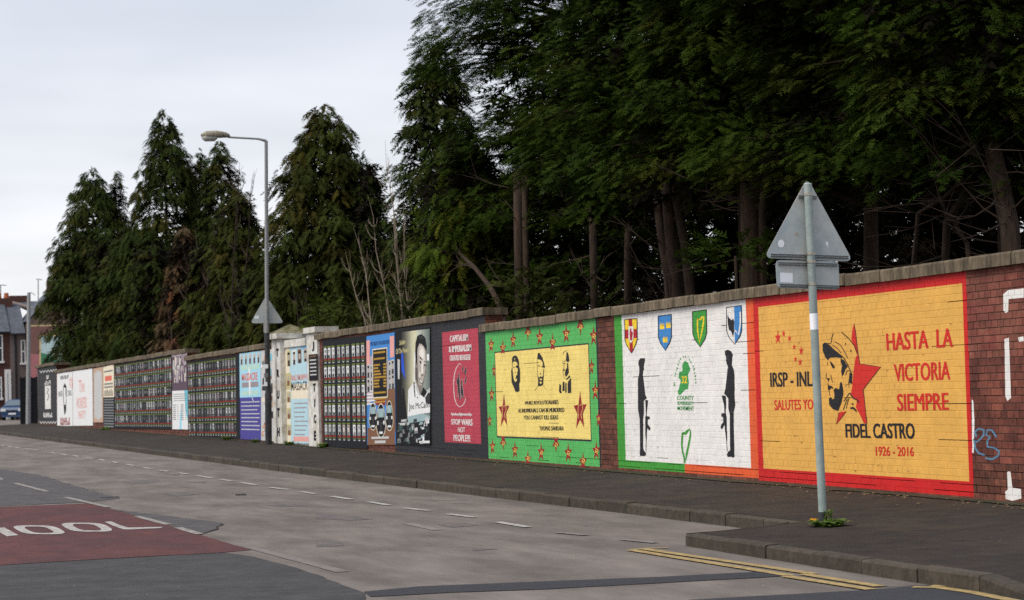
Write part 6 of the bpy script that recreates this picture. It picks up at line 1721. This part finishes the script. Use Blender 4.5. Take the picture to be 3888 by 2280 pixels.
def tpx(*pts, n, r0, r1): return trunk_px(pts, n, r0, r1)
for lab, segs, tw in (
        ('straight pale brown trunk above the wall step', [tpx((1278, 900), (1277, 700), (1272, 420), n=13.4, r0=.10, r1=.08), tpx((1297, 900), (1296, 690), (1290, 420), n=13.8, r0=.08, r1=.06)], 16),
        ('slanting bare trunk leaning over the wall step', [tpx((1290, 850), (1236, 762), (1205, 705), (1165, 655), (1125, 620), n=13.0, r0=.075, r1=.03)], 10),
        ('forked group of trunks above the green mural edge', [tpx((1672, 860), (1668, 735), (1650, 560), (1636, 400), n=13.6, r0=.15, r1=.10), tpx((1660, 800), (1648, 690), (1630, 590), (1608, 420), n=13.5, r0=.11, r1=.07), tpx((1712, 860), (1700, 735), (1685, 600), (1650, 420), n=13.7, r0=.10, r1=.07), tpx((1662, 760), (1640, 700), (1630, 650), n=13.3, r0=.04, r1=.02)], 20),
        ('stout upright trunk left of the road sign', [tpx((1850, 860), (1852, 700), (1848, 540), (1842, 380), n=13.7, r0=.20, r1=.15), tpx((1868, 640), (1876, 540), (1880, 440), n=13.8, r0=.07, r1=.05)], 26),
        ('slim dark trunk between the stout trunk and the forked group', [tpx((1540, 860), (1545, 650), (1550, 380), n=15, r0=.09, r1=.07)], 18),
        ('slim dark trunk above the green mural', [tpx((1465, 860), (1462, 700), (1454, 380), n=14.6, r0=.09, r1=.07)], 20),
        ('leaning trunk at the right edge above the bare brick', [tpx((2505, 700), (2485, 560), (2455, 420), (2430, 320), n=13.8, r0=.13, r1=.10)], 26),
        ('low crossing limb right of the road sign', [tpx((2290, 700), (2330, 545), (2380, 470), (2400, 400), n=13.8, r0=.06, r1=.03), tpx((2180, 555), (2260, 525), (2320, 490), (2370, 440), n=13.6, r0=.035, r1=.02), tpx((2420, 690), (2380, 600), (2330, 520), (2290, 420), n=13.9, r0=.035, r1=.02)], 30)):
    bare(lab, segs[0][0][0], segs, seed=len(lab), twigs=tw, tl=1.3, group='bare trunks under the canopy')
def sapling(label, xD, n, tops, seed, r0=.035, m=M_PALEB, nb=7, name='bare_sapling', bl=.9):
    rr = random.Random(seed); bs = hx(D(xD, 830), n); bs.z = 0.4
    r = empty(name, label, 'tree', None, tuple(bs))
    b = MB()
    for (bx, tx, ty) in tops:
        p0 = hx(D(bx, 800), n); p0.z = 0.6; p1 = hx(D(tx, ty), n)
        pts = [p0.lerp(p1, t) + Vector((rr.uniform(-.06, .06), rr.uniform(-.08, .08), 0)) * (0 < t < 1) + Vector((0, (p1.y - p0.y) * .18 * (t * t - t), 0)) for t in (0, .15, .3, .45, .6, .75, .9, 1)]
        b.tube(pts, [r0 * q for q in (1, .92, .8, .66, .5, .35, .2, .08)], m, 6)
        for k in range(nb):
            i = rr.randrange(1, 6); q = pts[i].lerp(pts[i + 1], rr.random()); s = rr.choice((-1, 1))
            d = Vector((rr.uniform(-.4, .4), s * rr.uniform(.5, 1.0), rr.uniform(-.1, .5))).normalized(); L = bl * rr.uniform(.6, 1.5) * (1 - i / 9); c = [q]
            for j in range(5):
                d = (d + Vector((0, 0, .28))).normalized(); c.append(c[-1] + d * L / 5)
            b.tube(c, [r0 * .4 * (1 - i / 10), r0 * .33, r0 * .26, r0 * .2, r0 * .14, r0 * .06], m, 4, False)
            for j in (2, 3, 4):
                e = c[j] + (d + Vector((rr.uniform(-.5, .5), rr.uniform(-.9, .9), rr.uniform(0, .5)))).normalized() * L * .35
                b.tube([c[j], e], [r0 * .16, r0 * .05], m, 3, False)
    b.build('stems', r)
sapling('pale bare sapling with several upright stems above the black wall', 985, 12.6, [(958, 870, 560), (987, 905, 480), (1018, 948, 345), (1000, 965, 430), (945, 850, 620), (1010, 990, 470)], 3, .026, nb=16, bl=1.1)
sapling('small bare sapling above the blocked gateway', 742, 13.2, [(742, 720, 690), (742, 760, 680)], 5, .03, M_TWIG, 8, bl=1.0)
sapling('bare twiggy tree left of the street lamp', 560, 13.8, [(560, 590, 400), (548, 520, 520), (570, 625, 420), (540, 480, 560)], 7, .05, M_TWIG, 14, bl=1.6)
sapling('brown leafless shrub above the far memorial board', 440, 13.2, [(440, 470, 600), (430, 410, 680), (455, 520, 640)], 9, .045, M_TWIG, 16, bl=1.5)
# shrubs on the wall top
def shrub(label, xD, yD, n, R, h, cnt, mt, seed):
    rr = random.Random(seed); c = hx(D(xD, yD), n); base_ = Vector((n, c.y, 0.3)); r = empty('shrub', label, 'shrub', None, tuple(base_))
    b = MB(); b.tube([base_, (n, c.y, c.z)], [.04, .02], M_BARK, 6); b.build('stem', r)
    Pn, Dn, Sn, Tn = [], [], [], []
    for k in range(cnt):
        a = rr.uniform(0, 6.283); q = math.sqrt(rr.random()) * R; v = rr.uniform(-1, 1)
        Pn.append((n + math.cos(a) * q * .7, c.y + math.sin(a) * q, c.z + v * h * (1 - .5 * q / R))); Dn.append((math.cos(a) * .7 - .2, math.sin(a) * .8, rr.uniform(-.2, 1.0))); Sn.append(.34 * rr.uniform(.6, 1.2)); Tn.append(np.ones(3) * rr.uniform(.75, 1.2))
    me = crown_mesh('foliage', Pn, Dn, Sn, Tn, mt, FARS); link('foliage', me, r); NTRI[0] += len(me.polygons)
shrub('bright green young conifer beside the white gate pillar', 795, 790, 12.5, .55, .75, 170, M_YEL, 3)
shrub('scrubby ivy bush on the wall top left of the bare sapling', 880, 790, 12.8, 1.6, .7, 260, M_OLV, 4)
shrub('ivy bush above the wall step', 1310, 740, 12.6, .8, .8, 200, M_OLV, 5)
shrub('low scrub above the black wall', 1080, 745, 13.2, 1.4, .9, 260, M_CYP, 6)
shrub('dark scrub above the green mural', 1400, 730, 14.5, 1.6, 1.0, 260, M_CYP, 7)
shrub('green conifer spray left of the road sign post', 1810, 630, 12.7, .9, .35, 120, M_LEY, 8)
print('foliage triangles', NTRI[0], 'objects', len(bpy.data.objects))
